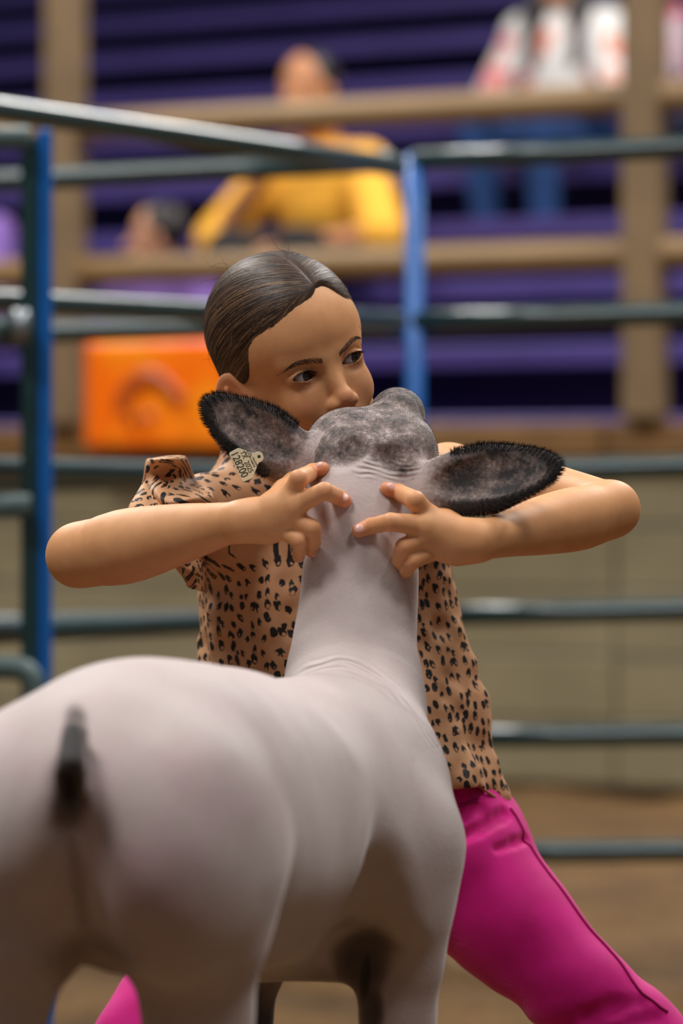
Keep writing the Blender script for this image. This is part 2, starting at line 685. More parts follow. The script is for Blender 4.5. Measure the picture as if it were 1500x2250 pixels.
flat_print('arch_emblem', [(272, 905), (276, 866), (300, 836), (338, 828), (368, 846), (400, 884)], 34, banner)
flat_print('printed_mark', [(284, 918), (290, 926), (296, 916)], 20, banner)
flat_print('printed_mark', [(316, 922), (326, 914), (336, 920)], 18, banner)

# ------------------------------------------------------------------ green livestock panels
M_green = plain('dark_green_enamel', lin(10, 50, 52), 0.42, var=0.2, scale=12)
M_green.node_tree.nodes['Principled BSDF'].inputs['Coat Weight'].default_value = 0.6
M_blue = plain('blue_enamel', lin(0, 92, 172), 0.4, var=0.08, scale=9)
M_grey = plain('worn_grey_green_pipe', lin(72, 92, 92), 0.45, var=0.25, scale=18)


def DB(x): return 7.9 * (1 - 2.4e-5 * (x - 910))


RAILS = ((338, -.050), (697, -.030), (1032, -.024), (1347, -.022), (1618, -.014), (1872, -.010))


def gz_at(x, y):
    return 0.0


def panel(name, label, x0, x1, rails, Df, mats, end_r=0.021, foot=True, posts=(True, True)):
    c = P((x0 + x1) / 2, 1500, Df((x0 + x1) / 2)); c[2] = 0
    o = empty(name, c)
    tag(o, label, 'fence panel', 'livestock panels around the show ring')
    for f in rails:
        tube('rail', [P(x, f(x), Df(x)) for x in np.linspace(x0, x1, 6)], 0.0205, mats[0], o, 16)
    for k, x in enumerate((x0, x1)):
        if not posts[k]: continue
        a = P(x, rails[0](x), Df(x)); b = a.copy(); b[2] = 0.0
        tube('end_post', [a + [0, 0, .012], b], end_r, mats[1 + k], o, 16)
        link('foot_plate', box_mesh('foot_plate', (b[0], b[1], 0.006), (0.10, 0.2, 0.012), None, 0.004), mats[0], o)
    return o


lines = [(lambda x, y0=y0, m=m: y0 + m * (x - 1200)) for y0, m in RAILS]
panel('livestock_panel', 'dark green six-rail livestock panel with a bright blue end post', 910, 2500, lines, DB, (M_green, M_blue, M_green), 0.018)
panel('livestock_panel', 'dark green livestock panel running on behind the slanting panel', -900, 862, lines, lambda x: DB(x) + .02, (M_green, M_green, M_green), posts=(True, False))


def DL(x): return 7.80 - (868 - x) * (7.80 - 6.72) / 860


lb = [(240, 366), (661, 706), (1030, 1052), (1388, 1350), (1710, 1622), (1985, 1880)]
lines2 = [(lambda x, a=a, b=b: a + (b - a) * x / 880) for a, b in lb]
panel('livestock_panel', 'dark green livestock panel slanting away to the blue corner post', -330, 874, lines2, DL, (M_green, M_green, M_green), posts=(True, False))

# short gate on the near side, its hinge post teal and blue
gate = empty('gate', P(80, 2290, 6.62) * [1, 1, 0])
tag(gate, 'grey-green pipe gate hung on a blue and teal post', 'gate')
GD = 6.60
for i, y in enumerate((303, 722, 1112)):
    tube('rail', [P(-420, y + 2, GD), P(66, y, GD)], 0.0185, M_grey, gate, 16)
tube('frame_corner', catmull([P(-420, 1470, GD), P(-60, 1468, GD), P(30, 1468, GD), P(62, 1482, GD), P(76, 1515, GD), P(76, 1620, GD)], 26), 0.0185, M_grey, gate, 14)
tube('latch_collar', [P(28, 718, GD - .01), P(64, 718, GD - .01)], 0.028, plain('dull_steel', lin(130, 136, 140), .4, .6), gate, 16)
g0 = P(66, 300, GD + .055); g1 = g0.copy(); g1[2] = 0
link('hinge_post', box_mesh('hinge_post', (g0 + g1) / 2, (.026, .04, g0[2]), None, .004), M_green, gate)
b0 = P(99, 285, GD + .06); b1 = b0.copy(); b1[2] = 0
link('latch_post', box_mesh('latch_post', (b0 + b1) / 2, (.021, .04, b0[2]), None, .004), M_blue, gate)


# ================================================================== SPECTATORS
M_skin_bg = plain('spectator_skin', lin(205, 150, 118), 0.5)
M_skin_bg2 = plain('spectator_skin_tan', lin(190, 128, 84), 0.5)
M_hair_bg = plain('spectator_dark_hair', lin(34, 26, 26), 0.45)
M_yellow = plain('yellow_cotton', lin(255, 186, 60), 0.8)
M_jeans = plain('blue_denim', lin(26, 62, 112), 0.85, var=.2, scale=9)
M_navy = plain('dark_navy_denim', lin(22, 28, 58), 0.85)
M_black = plain('black_cloth', lin(28, 28, 34), 0.85)
M_lilac = plain('lilac_cloth', lin(120, 88, 160), 0.85, var=.2, scale=6)
M_floral = NT('white_floral_print')
_v = M_floral.n('ShaderNodeTexVoronoi'); _v.inputs['Scale'].default_value = 9
M_floral.l(M_floral.coord(), _v.inputs['Vector'])
_c = M_floral.mix(M_floral.ramp(M_floral.noise(5, 1), .4, .6), lin(214, 120, 120), lin(226, 150, 110))
M_floral.base(M_floral.mix(M_floral.ramp(_v.outputs['Distance'], .42, .3), lin(226, 224, 220), _c)).p(Roughness=.8)
M_pinkfl = NT('pink_floral_print')
_v = M_pinkfl.n('ShaderNodeTexVoronoi'); _v.inputs['Scale'].default_value = 10
M_pinkfl.l(M_pinkfl.coord(), _v.inputs['Vector'])
M_pinkfl.base(M_pinkfl.mix(M_pinkfl.ramp(_v.outputs['Distance'], .5, .36), lin(214, 198, 208), lin(206, 80, 104))).p(Roughness=.8)
M_shoe = plain('pale_sneaker', lin(206, 200, 170), 0.7)


def spectator(label, px, row, mats, size=1.0, lean=0.0, head_turn=0.0, pose='lap', hair='short', drop=0.0, dt=0.0, hunch=0.0):
    """a person seated on a bleacher row, facing the arena; local x right, y toward the arena, z up from the seat"""
    t = row_t(row) + .14 + dt
    s = hit(px, t)
    org = W(s, t, row_top(row) - drop)
    fr = Frame(org, np.stack([U, -N, np.array([0, 0, 1.0])], 1), size)
    root = empty('person', org)
    tag(root, label, 'person', 'spectators on the bleacher')
    L = lean
    hd = np.array([0, .04 + .55 * L, .64 - .12 * abs(L) - hunch * .5])
    sh = [np.array([sx * .165, .01 + .38 * L, .46 - .06 * abs(L) - hunch]) for sx in (-1, 1)]
    el = [np.array([sx * .25, .12 + .42 * L, .21]) for sx in (-1, 1)]
    ha = [np.array([sx * .10, .36, .17]) for sx in (-1, 1)]
    if pose == 'wide':
        el = [np.array([-.29, .2, .14]), np.array([.29, .2, .14])]
        ha = [np.array([-.03, .30, .36]), np.array([.06, .36, .10])]
    ca, sa = math.cos(head_turn), math.sin(head_turn)
    ft = np.array([sa, ca, 0])
    rt = np.array([ca, -sa, 0])
    sk = Field(fr)
    sk.ell(hd + [0, 0, .03], (.074, .09, .098), M=np.stack([rt, ft, [0, 0, 1]], 1))
    sk.ell(hd + ft * .03 + [0, 0, -.045], (.055, .06, .065), k=.03, M=np.stack([rt, ft, [0, 0, 1]], 1))
    sk.cap(hd + ft * .09 + [0, 0, .005], hd + ft * .112 + [0, 0, -.022], .010, .015, k=.012)
    for sx in (-1, 1):
        sk.ell(hd + rt * sx * .078 + [0, 0, .0], (.012, .018, .03), k=.008)
        sk.sph(hd + ft * .088 + rt * sx * .03 + [0, 0, .018], .012, k=.012, mode='s')
    sk.cap(hd + ft * .078 + rt * .02 + [0, 0, -.06], hd + ft * .078 - rt * .02 + [0, 0, -.06], .009, k=.01)
    sk.cap(hd - [0, .02, .03], (0, .0 + .36 * L, .45), .048, .052, k=.03)
    for i, sx in enumerate((-1, 1)):
        sk.cap(sh[i], el[i], .045, .036, k=.02)
        sk.cap(el[i], ha[i], .036, .024, k=.02)
        d = (ha[i] - el[i]); d /= np.linalg.norm(d)
        pr = np.cross(d, [0, 0, 1.0]); pr /= np.linalg.norm(pr) + 1e-9
        sk.cap(ha[i], ha[i] + d * .06, .026, .03, k=.015, flat=np.cross(d, pr), fs=.6)
        for q in range(4):
            b = ha[i] + d * .075 + pr * (q - 1.5) * .018
            sk.cap(b, b + d * (.06 - .008 * abs(q - 1.2)) + np.array([0, 0, -.02]), .0085, .007, k=.006)
        sk.cap(ha[i] + d * .03 + pr * .028 * -sx, ha[i] + d * .075 + pr * .055 * -sx, .011, .008, k=.01)
    top = Field(fr)
    top.cap((0, 0, .08), (0, .01 + .30 * L, .36 - hunch), .15, .155, k=0, flat=(0, 1, 0), fs=.72)
    top.cap(sh[0], sh[1], .068, k=.07)
    for i, sx in enumerate((-1, 1)):
        e = sh[i] + (el[i] - sh[i]) * (1.0 if pose == 'wide' else .82)
        top.cap(sh[i], e, .064, .072 if pose == 'wide' else .058, k=.03)
    leg = Field(fr)
    leg.ell((0, 0, .09), (.17, .13, .10))
    for sx in (-1, 1):
        kn = np.array([sx * .12, .40, .09]); an = np.array([sx * .11, .34, -.31])
        leg.chain([((sx * .09, 0, .09), .085), (kn, .062), (an, .045)], k=.03, k0=.06)
    har = Field(fr)
    har.ell(hd - ft * .02 + [0, 0, .045], (.082, .092, .095), M=np.stack([rt, ft, [0, 0, 1]], 1))
    cut = hd + ft * .09 + [0, 0, -.025]
    har.ell(cut, (.075, .085, .085), k=.02, mode='s')
    if hair == 'long':
        for sx in (-1, 1):
            har.chain([(hd + rt * sx * .07 + [0, 0, .02], .035), (hd + rt * sx * .085 + ft * .03 + [0, 0, -.14], .04), (hd + rt * sx * .08 + ft * .07 + [0, 0, -.30], .02)], k=.03)
    sho = Field(fr)
    for sx in (-1, 1):
        sho.cap((sx * .11, .31, -.355), (sx * .115, .41, -.36), .04, .032, k=.02, flat=(0, 0, 1), fs=.75)
        sho.cap((sx * .11, .335, -.31), (sx * .11, .33, -.345), .046, .042, k=.03)
    lo, hi = org + np.array([-.9, -.9, -.62]) * max(1, size), org + np.array([.9, .9, 1.0]) * max(1, size)
    for nm, f, m, h in (('body', sk, mats[0], .006), ('shirt', top, mats[1], .01), ('trousers', leg, mats[2], .01), ('hair', har, mats[3], .008), ('shoes', sho, mats[4], .01)):
        V_, Q_ = f.mesh(h, lo, hi, 1)
        link(nm, mesh_np(nm, V_, Q_), m, root, smooth=True)
    return root


spectator('person in a white floral blouse and blue jeans high on the bleacher', 1245, 4, (M_skin_bg, M_floral.m, M_jeans, M_hair_bg, M_shoe), 1.1, hair='long', head_turn=.1)
spectator('person in a pink floral blouse and navy jeans beside the white blouse', 1605, 4, (M_skin_bg, M_pinkfl.m, M_navy, M_hair_bg, M_shoe), 1.1, hair='long')
spectator('person in a yellow shirt leaning forward with a hand at the chin', 735, 2, (M_skin_bg2, M_yellow, M_black, M_hair_bg, M_shoe), 1.18, lean=.2, pose='wide', hunch=.1)
spectator('dark-haired child with a bare forehead looking sideways from the lowest bench', 362, 0, (M_skin_bg, M_lilac, M_black, M_hair_bg, M_shoe), .93, head_turn=-1.0)
spectator('person in lilac clothes seated beyond the gate post', -80, 1, (M_skin_bg, M_lilac, M_lilac, M_hair_bg, M_shoe), .95)


# ================================================================== THE SHEEP
def PR(px, py, Y, r):
    return (P(px, py, Y), r * Y / FPX)


def to_px(V):
    return CX + V[:, 0] / V[:, 1] * FPX, HY + (CAM_H - V[:, 2]) / V[:, 1] * FPX


def front_y(f, px, py, y0, y1, n=400):
    """distance at which the sight line through a photo point first meets a shape"""
    ys = np.linspace(y0, y1, n)
    d = f.eval(np.array([P(px, py, y) for y in ys]))
    return float(ys[np.argmax(d < 0)]) if (d < 0).any() else y1


def dent(f, px, py, y0, y1, R, dep, k):
    y = front_y(f, px, py, y0, y1)
    f.sph(P(px, py, y - R + dep), R, k=k, mode='s')


sheep = empty('sheep', (-0.1, 3.45, 0))
tag(sheep, 'slick-shorn pale sheep with black-rimmed ears standing before the girl', 'sheep')

AX = np.array([.28, .96, 0.]); AX /= np.linalg.norm(AX)
BX = np.array([.96, -.28, 0.]); BX /= np.linalg.norm(BX)
ZX = np.array([0, 0, 1.])
SM = np.stack([AX, BX, ZX], 1)
A = np.array([-.176, 3.21, .603])
S = np.array([-.026, 3.70, .572])
sf = Field()
sf.ell(A + [.012, 0, .026], (.150, .104, .100), M=SM)
sf.ell(A + AX * .07 + [0, 0, .028], (.15, .100, .104), k=.05, M=SM)
sf.ell((A + S) / 2 + [-.01, 0, .012], (.24, .124, .127), k=.08, M=SM)
sf.ell(S + [-.006, 0, .006], (.155, .108, .130), k=.08, M=SM)
sf.ell(S + BX * .044 + [0, 0, -.025], (.10, .064, .100), k=.04, M=SM)
sf.ell(S - BX * .055 + [0, 0, -.015], (.10, .066, .105), k=.04, M=SM)
# hams and hind legs
hamR, hamL = A + BX * .066 + [0, 0, -.005] - AX * .02, A - BX * .068 + [0, 0, -.005] - AX * .02
for c in (hamR, hamL):
    sf.ell(c, (.112, .066, .098), k=.03, M=SM)
sf.chain([PR(425, 1900, 3.21, 150), PR(432, 2060, 3.22, 122), PR(437, 2240, 3.24, 104), (P(437, 2240, 3.24) + [0, -.03, -.17], .026),
          (P(437, 2240, 3.24) + [0, -.09, -.25], .023), (P(437, 2240, 3.24) + [0, -.05, -.42], .016)], k=.03, k0=.04)
sf.chain([PR(0, 1900, 3.17, 155), PR(10, 2060, 3.17, 126), PR(-28, 2240, 3.18, 106), (P(-28, 2240, 3.18) + [0, -.03, -.17], .026),
          (P(-28, 2240, 3.18) + [0, -.09, -.25], .023), (P(-28, 2240, 3.18) + [0, -.05, -.42], .016)], k=.03, k0=.04)
# front legs
fr_ = P(874, 2250, 3.71)
sf.chain([PR(912, 1850, 3.69, 88), PR(893, 2010, 3.69, 72), PR(882, 2130, 3.70, 72), PR(874, 2250, 3.71, 66), (fr_ + [0, .01, -.13], .026), (fr_ + [0, .01, -.2], .021),
          (fr_ + [0, .01, -.36], .016)], k=.03, k0=.05)
fl_ = P(530, 2250, 3.80)
sf.chain([PR(570, 1950, 3.78, 80), PR(545, 2130, 3.79, 55), PR(532, 2250, 3.80, 46), (fl_ + [0, .01, -.13], .024), (fl_ + [0, .01, -.2], .02), (fl_ + [0, .01, -.36], .016)], k=.03, k0=.05)
# brisket and neck
sf.chain([PR(770, 1690, 3.78, 165), PR(777, 1530, 3.86, 138), PR(779, 1440, 3.895, 113), PR(788, 1330, 3.915, 106), PR(794, 1230, 3.925, 99),
          PR(785, 1130, 3.935, 86), PR(794, 1060, 3.95, 86)], k=.035, k0=.07)
# head: poll, brows, cheek and muzzle pointing away to the right
sf.ell(P(800, 1010, 3.99), (.056, .06, .030), k=.03)
sf.ell(P(752, 978, 4.000), (.028, .05, .028), k=.025)
sf.ell(P(905, 992, 3.990), (.021, .05, .031), k=.025)
sf.ell(P(815, 972, 4.01), (.042, .05, .026), k=.025)
sf.chain([PR(856, 948, 4.03, 58), PR(872, 914, 4.10, 46), PR(880, 908, 4.17, 38)], k=.022)
sf.sph(P(880, 896, 4.03), .0140, k=.018)
for dx_, dy_, dep_ in ((748, 996, .0035), (764, 986, .0045), (780, 974, .004), (846, 992, .003), (868, 1000, .0045)):
    dent(sf, dx_, dy_, 3.8, 4.1, .016, dep_, .007)
# ears: cupped leaves
def ear_frame(b, t, ny):
    l = t - b; L = np.linalg.norm(l); l = l / L
    n = np.asarray(ny, float); n = n - l * (n @ l); n /= np.linalg.norm(n)
    return np.stack([l, np.cross(n, l), n], 1), L


EARS = []
for b, t, ny, wd in ((P(706, 1046, 3.965), P(450, 882, 3.945), (.1, -1, .25), .0262), (P(884, 1082, 3.935), P(1234, 1024, 3.862), (.0, -1, .3), .0275)):
    EM, L = ear_frame(b, t, ny)
    c = (b + t) / 2
    sf.ell(c + EM[:, 0] * .008, (L / 2 - .006, wd, .0085), k=.008, M=EM)
    sf.cap(b, b + EM[:, 0] * L * .5, .0145, .024, k=.014, flat=EM[:, 2], fs=.42)
    sf.ell(c + EM[:, 0] * .016 + EM[:, 2] * .0085, (L / 2 - .022, wd * .70, .0075), k=.008, mode='s', M=EM)
    EARS.append((c, EM, L / 2, wd))
# docked tail stub with the folds under it
dk0, dk1 = P(166, 1612, 3.075), P(156, 1680, 3.052)
sf.cap(dk0, dk1, .010, .0095, k=.012)
sf.cap(P(140, 1700, 3.062), P(136, 1770, 3.062), .008, .006, k=.012)
sf.cap(P(168, 1690, 3.062), P(170, 1770, 3.062), .008, .006, k=.012)
sf.ell(P(152, 1745, 3.055), (.005, .012, .017), k=.01, mode='s')
sf.cap(P(160, 1840, 3.066), P(196, 2080, 3.10), .003, .004, k=.04, mode='s')
for dx_, dy_, dep_ in ((842, 2010, .004), (812, 2095, .018), (795, 2150, .022)):
    dent(sf, dx_, dy_, 3.3, 4.0, .036, dep_, .04)
# hollow behind the elbow and at the flank
sf.cap(P(885, 1880, 3.53), P(800, 2060, 3.545), .004, .010, k=.06, mode='s')


def relief(p, d):
    return d + (vnoise(p, 9, 5) - .5) * .006 + (vnoise(p, 22, 6) - .5) * .0025


sf.func(relief, (-.08, 3.5, .62), 1.3)
V, Q = sf.mesh(.0022, (-.45, 2.95, .0), (.32, 4.30, 1.0), 1)
X, Y_, Z = V.T
px, py = to_px(V)
dark = np.zeros(len(V)); mott = np.full(len(V), .10)
head = sstep(Y_, 3.90, 3.935) * sstep(-py + 30 * (vnoise(V, 45, 41) - .5), -1066, -1018)
dark = np.maximum(dark, head * (.56 + .24 * sstep(Y_, 3.99, 4.06)))
mott = np.maximum(mott, head * .95)
for cx, cy, r in ((748, 998, 13), (764, 986, 14), (782, 972, 13), (850, 990, 15), (872, 1005, 16), (860, 975, 18), (885, 1030, 14), (700, 960, 20), (955, 985, 26), (880, 868, 30), (930, 900, 36), (800, 905, 16)):
    g = np.exp(-((px - cx) ** 2 + (py - cy) ** 2) / (1.2 * r * r)) * (Y_ > 3.9)
    dark = np.maximum(dark, g * .80)
rim = np.zeros(len(V))
for (c, EM, L, wd), md in zip(EARS, (.70, .80)):
    q = (V - c) @ EM
    on = (np.abs(q[:, 2]) < .022) & (np.abs(q[:, 0]) < L * 1.05) & (np.abs(q[:, 1]) < wd * 1.25)
    u, v = q[:, 0] / L, q[:, 1] / wd
    rr = np.sqrt(np.maximum(u, 0) ** 2.0 * .98 + v ** 2)
    grow = sstep(u, -.62, -.05)
    e = sstep(rr, .66, .93) * grow
    back = sstep(-q[:, 2], .0, .004) * grow
    mid = (md - .14 * u + .8 * (vnoise(q * [45., 130., 60.], 1.0, 51) - .5)) * sstep(u, -.75, -.25)
    wg = on * sstep(u, -.95, -.55)
    dark = dark * (1 - wg) + np.maximum(np.maximum(e, back), mid) * wg
    mott = mott * (1 - wg) + .95 * sstep(u, -.85, -.3) * (1 - e) * wg
    rim = np.where(on, np.maximum(e, rim), rim)


def blob(cx, cy, rx, ry, y0, y1, amt, rot=0.0, s0=.25, s1=1.5):
    global dark
    ca, sa = math.cos(rot), math.sin(rot)
    dx, dy = px - cx, py - cy
    u = (dx * ca + dy * sa) / rx; v = (-dx * sa + dy * ca) / ry
    g = (1 - sstep(np.sqrt(u * u + v * v) + .5 * (vnoise(V, 38, 21) - .5), s0, s1)) * amt * ((Y_ > y0) & (Y_ < y1))
    dark = np.maximum(dark, g)


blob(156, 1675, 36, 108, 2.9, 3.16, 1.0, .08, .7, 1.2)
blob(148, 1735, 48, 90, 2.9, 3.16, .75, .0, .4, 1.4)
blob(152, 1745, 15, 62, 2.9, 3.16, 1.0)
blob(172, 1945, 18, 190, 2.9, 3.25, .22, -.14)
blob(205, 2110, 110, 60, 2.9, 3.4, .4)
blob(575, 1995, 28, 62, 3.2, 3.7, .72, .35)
blob(797, 2112, 72, 96, 3.3, 3.78, .80, .30, .35, 1.3)  # dark armpit skin, deepened by painting in the shadow of the recess
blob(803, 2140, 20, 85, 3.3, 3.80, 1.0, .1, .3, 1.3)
blob(720, 2160, 150, 40, 3.2, 3.75, .35)  # shade along the belly line, put into the colour
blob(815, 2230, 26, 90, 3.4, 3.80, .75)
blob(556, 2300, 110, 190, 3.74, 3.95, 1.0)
low = sstep(-Z, -.34, -.24)
dark = np.maximum(dark, low * .9)
pink = np.clip(.2 + .9 * np.exp(-((px - 300) / 260) ** 2 - ((py - 1800) / 260) ** 2), 0, 1)
# fold phases: rings at the neck base, wrinkles across the poll
ph = (py + 10 * vnoise(V, 50, 33) - 40 * ((px - 742) / 105) ** 2 - 1448) / 15.5 * 2 * math.pi
wm = (1 - sstep(np.abs((py - 40 * ((px - 742) / 105) ** 2) - 1484), 26, 52)) * sstep(px, 640, 690) * sstep(Y_, 3.70, 3.74) * (Y_ < 3.99) * (py < 1640) * (py > 1400)
ph2 = (py - 1025 + 16 * np.sin((px - 760) / 38.) + 14 * vnoise(V, 70, 31) + 30 * ((px - 850) / 90) ** 2) / 12.5 * 2 * math.pi
wm2 = (1 - sstep(np.abs(py - 1034 + 26 * ((px - 850) / 90) ** 2), 10, 30)) * (1 - sstep(np.abs(px - 850), 60, 100)) * (Y_ > 3.88)
wm2 *= .45 * sstep(vnoise(V, 60, 32), .2, .6)
phase = np.where(wm2 > wm, ph2, ph); wmask = np.maximum(wm, wm2)
me = mesh_np('body', V, Q)
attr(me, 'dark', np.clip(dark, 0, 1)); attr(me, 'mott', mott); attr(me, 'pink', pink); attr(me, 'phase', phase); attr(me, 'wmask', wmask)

t = NT('shorn_sheep_skin')
n1 = t.ramp(t.noise(55, 6, .65), .30, .70)
n2 = t.ramp(t.noise(9, 4, .6), .35, .7)
n3 = t.ramp(t.noise(260, 4, .7), .35, .65)
nn = t.math('ADD', t.math('MULTIPLY', n1, .65), t.math('MULTIPLY', n3, .35))
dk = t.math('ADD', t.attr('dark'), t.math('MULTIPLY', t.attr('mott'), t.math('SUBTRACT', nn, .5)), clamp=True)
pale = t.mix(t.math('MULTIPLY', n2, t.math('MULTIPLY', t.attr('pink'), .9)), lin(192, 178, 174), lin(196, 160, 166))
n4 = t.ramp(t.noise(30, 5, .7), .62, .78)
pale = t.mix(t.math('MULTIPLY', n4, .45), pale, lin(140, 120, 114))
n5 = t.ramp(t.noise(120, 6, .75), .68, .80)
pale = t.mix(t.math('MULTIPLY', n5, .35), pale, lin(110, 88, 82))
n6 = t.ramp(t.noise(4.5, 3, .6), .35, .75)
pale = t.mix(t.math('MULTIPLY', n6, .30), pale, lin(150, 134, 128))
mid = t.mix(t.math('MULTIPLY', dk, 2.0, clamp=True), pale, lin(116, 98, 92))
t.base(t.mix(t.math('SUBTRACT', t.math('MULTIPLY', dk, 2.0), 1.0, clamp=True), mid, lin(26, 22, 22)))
sn = t.math('SINE', t.attr('phase'))
hgt = t.math('ADD', t.math('MULTIPLY', t.math('MULTIPLY', sn, t.attr('wmask')), 2.0), t.math('MULTIPLY', t.math('ADD', n3, t.noise(700, 3, .7)), .14))
t.bump(hgt, .7, .0012)
t.p(Roughness=.72, Subsurface_Weight=.08, Subsurface_Scale=.01, Sheen_Weight=.25, Sheen_Roughness=.5)
M_sheep = t.m
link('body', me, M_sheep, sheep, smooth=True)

# short dark fleece on ear rims and head
M_fur = plain('black_ear_fur', lin(24, 20, 20), .75)
M_furg = plain('grey_head_fur', lin(112, 104, 102), .8)
nr = sf.grad(V[rim > .5]) if (rim > .5).any() else None
Vr = V[rim > .5]; Rr = rim[rim > .5]
pick = RNG.choice(len(Vr), 20000)
rt_, nm_ = Vr[pick], nr[pick]
ctr = np.where((rt_[:, 0] < 0)[:, None], EARS[0][0], EARS[1][0])
out = rt_ - ctr
el_ = np.where((rt_[:, 0] < 0)[:, None], EARS[0][1][:, 0], EARS[1][1][:, 0])
dd = nm_ * .45 + out / (np.linalg.norm(out, axis=1, keepdims=True) + 1e-9) * .5 + el_ * .4 + RNG.normal(0, .22, rt_.shape)
dd /= np.linalg.norm(dd, axis=1, keepdims=True)
fur = blades('ear_fur', rt_ - nm_ * .0004, dd, RNG.uniform(.003, 0.0068, len(rt_)), .00030, M_fur, sheep)
tag(fur, kind='stuff')
sel = np.where(((head > .5) | ((mott > .5) & (rim < .5))) & (Y_ < 4.16))[0]
pick = sel[RNG.choice(len(sel), 26000)]
gn = sf.grad(V[pick])
dd = gn * .6 + np.array([.0, -.1, -.35]) + RNG.normal(0, .35, gn.shape); dd /= np.linalg.norm(dd, axis=1, keepdims=True)
dm = dark[pick] + (RNG.random(len(pick)) - .5) * .5 > .55
for nm, m_, msk in (('dark_head_fur', M_fur, dm), ('grey_head_fur', M_furg, ~dm)):
    o = blades(nm, V[pick][msk] - gn[msk] * .0003, dd[msk], RNG.uniform(.0010, .0022, msk.sum()), .00022, m_, sheep)
    tag(o, kind='stuff')

# hooves and eyes
M_hoof = plain('dark_hoof_horn', lin(52, 44, 40), .5)
for q in (P(437, 2240, 3.24) + [0, -.06, 0], P(-28, 2240, 3.18) + [0, -.06, 0], fr_, fl_):
    hf = Field()
    for sx in (-1, 1):
        hf.cap((q[0] + sx * .011, q[1], .045), (q[0] + sx * .013, q[1] + .022, .014), .013, .015, k=.004)
    hf.func(lambda p, d: np.maximum(d, -p[..., 2] + .001), (q[0], q[1], .03), .2)
    V_, Q_ = hf.mesh(.003, (q[0] - .06, q[1] - .08, -.01), (q[0] + .06, q[1] + .09, .09), 1)
    link('hoof', mesh_np('hoof', V_, Q_), M_hoof, sheep, smooth=True)


def uv_sphere(c, r, nu=28, nv=16):
    a = np.linspace(0, 2 * np.pi, nu, endpoint=False); b = np.linspace(0, np.pi, nv + 1)
    V = np.array([[math.sin(y) * math.cos(x), math.sin(y) * math.sin(x), math.cos(y)] for y in b for x in a])
    Q = [(j * nu + i, (j + 1) * nu + i, (j + 1) * nu + (i + 1) % nu, j * nu + (i + 1) % nu) for j in range(nv) for i in range(nu)]
    return V * r + np.asarray(c), np.array(Q)


M_sheepeye = plain('dark_amber_eye', lin(48, 30, 14), .1)
for c in (P(832, 930, 4.085), P(908, 935, 4.085)):
    V_, Q_ = uv_sphere(c, .0115)
    link('eye', mesh_np('eye', V_, Q_), M_sheepeye, sheep, smooth=True)

# ------------------------------------------------------------------ ear tag
M_tag = plain('cream_plastic_tag', lin(228, 221, 188), .45)
M_ink = plain('black_tag_ink', lin(60, 58, 44), .6)
EMl = EARS[0][1]
ta = np.array([.423, 0., -.906]); tb = np.array([.906, 0., .423])
tn = EMl[:, 2] * .35 + np.array([0, -1., .05]); tn /= np.linalg.norm(tn)
ta = ta - tn * (ta @ tn); ta /= np.linalg.norm(ta)
tb = np.cross(tn, ta); tb = tb if tb[0] > 0 else -tb
TO = P(538, 1018, 3.925); TS = 3.925 / FPX


def TP(a, b, n=0.0):
    return TO + (ta * a + tb * b) * TS + tn * n


out2 = [(-35, -20), (-33, -22), (33, -22), (35, -20), (36, 0), (34, 3), (13, 25), (11, 29)]
for k in range(9):
    an = math.radians(0 + 180 * k / 8)
    out2.append((11 * math.cos(an), 34 + 9 * math.sin(an)))
out2 += [(-11, 29), (-13, 25), (-34, 3), (-36, 0)]
n = len(out2); hole = [(4.2 * math.cos(2 * math.pi * k / n + math.atan2(out2[0][1] - 34, out2[0][0])), 34 + 4.2 * math.sin(2 * math.pi * k / n + math.atan2(out2[0][1] - 34, out2[0][0]))) for k in range(n)]
import bmesh
tg = empty('ear_tag', TP(0, 34)); tg.parent = sheep; tg.location = Vector(TP(0, 34)) - sheep.location
bm = bmesh.new()
cv = bpy.data.curves.new('tag_outline', 'CURVE'); cv.dimensions = '2D'; cv.fill_mode = 'BOTH'
for pl in (out2, [(4.4 * math.cos(k * math.pi / 8), 34 + 4.4 * math.sin(k * math.pi / 8)) for k in range(16)]):
    sp = cv.splines.new('POLY'); sp.points.add(len(pl) - 1); sp.use_cyclic_u = True
    for q, (a_, b_) in zip(sp.points, pl): q.co = (a_, b_, 0, 1)
cv.extrude = 1.8; cv.bevel_depth = .7
tmp = bpy.data.objects.new('tmp', cv); COL.objects.link(tmp)
bpy.context.view_layer.update()


def curve_mesh(o, place):
    dg = bpy.context.evaluated_depsgraph_get()
    m = bpy.data.meshes.new_from_object(o.evaluated_get(dg))
    co = np.zeros(len(m.vertices) * 3, np.float32); m.vertices.foreach_get('co', co)
    m.vertices.foreach_set('co', np.ascontiguousarray(place(co.reshape(-1, 3)), np.float32).ravel()); m.update()
    return m


plate_me = curve_mesh(tmp, lambda c: TO + (c[:, :1] * ta + c[:, 1:2] * tb) * TS + c[:, 2:] * TS * tn)
bpy.data.objects.remove(tmp)
link('plate', plate_me, M_tag, tg)
V_, Q_ = tube_np([TP(0, 34, -.012), TP(0, 34, .0005)], .0016, 10)
link('rivet', mesh_np('rivet', V_, np.array(Q_)), M_ink, tg)


def tag_text(name, s, a, b, h, dirx=1.0, font_w=1.0):
    c = bpy.data.curves.new(name, 'FONT'); c.body = s; c.size = h; c.extrude = .15; c.align_x = 'LEFT'; c.offset = .012 * h
    o = bpy.data.objects.new('tmp', c); COL.objects.link(o); bpy.context.view_layer.update()
    m = curve_mesh(o, lambda q: TO + ((q[:, :1] * font_w + a) * ta + (q[:, 1:2] + b) * tb) * TS + (q[:, 2:] * TS + .00112) * tn)
    bpy.data.objects.remove(o)
    link(name, m, M_ink, tg)


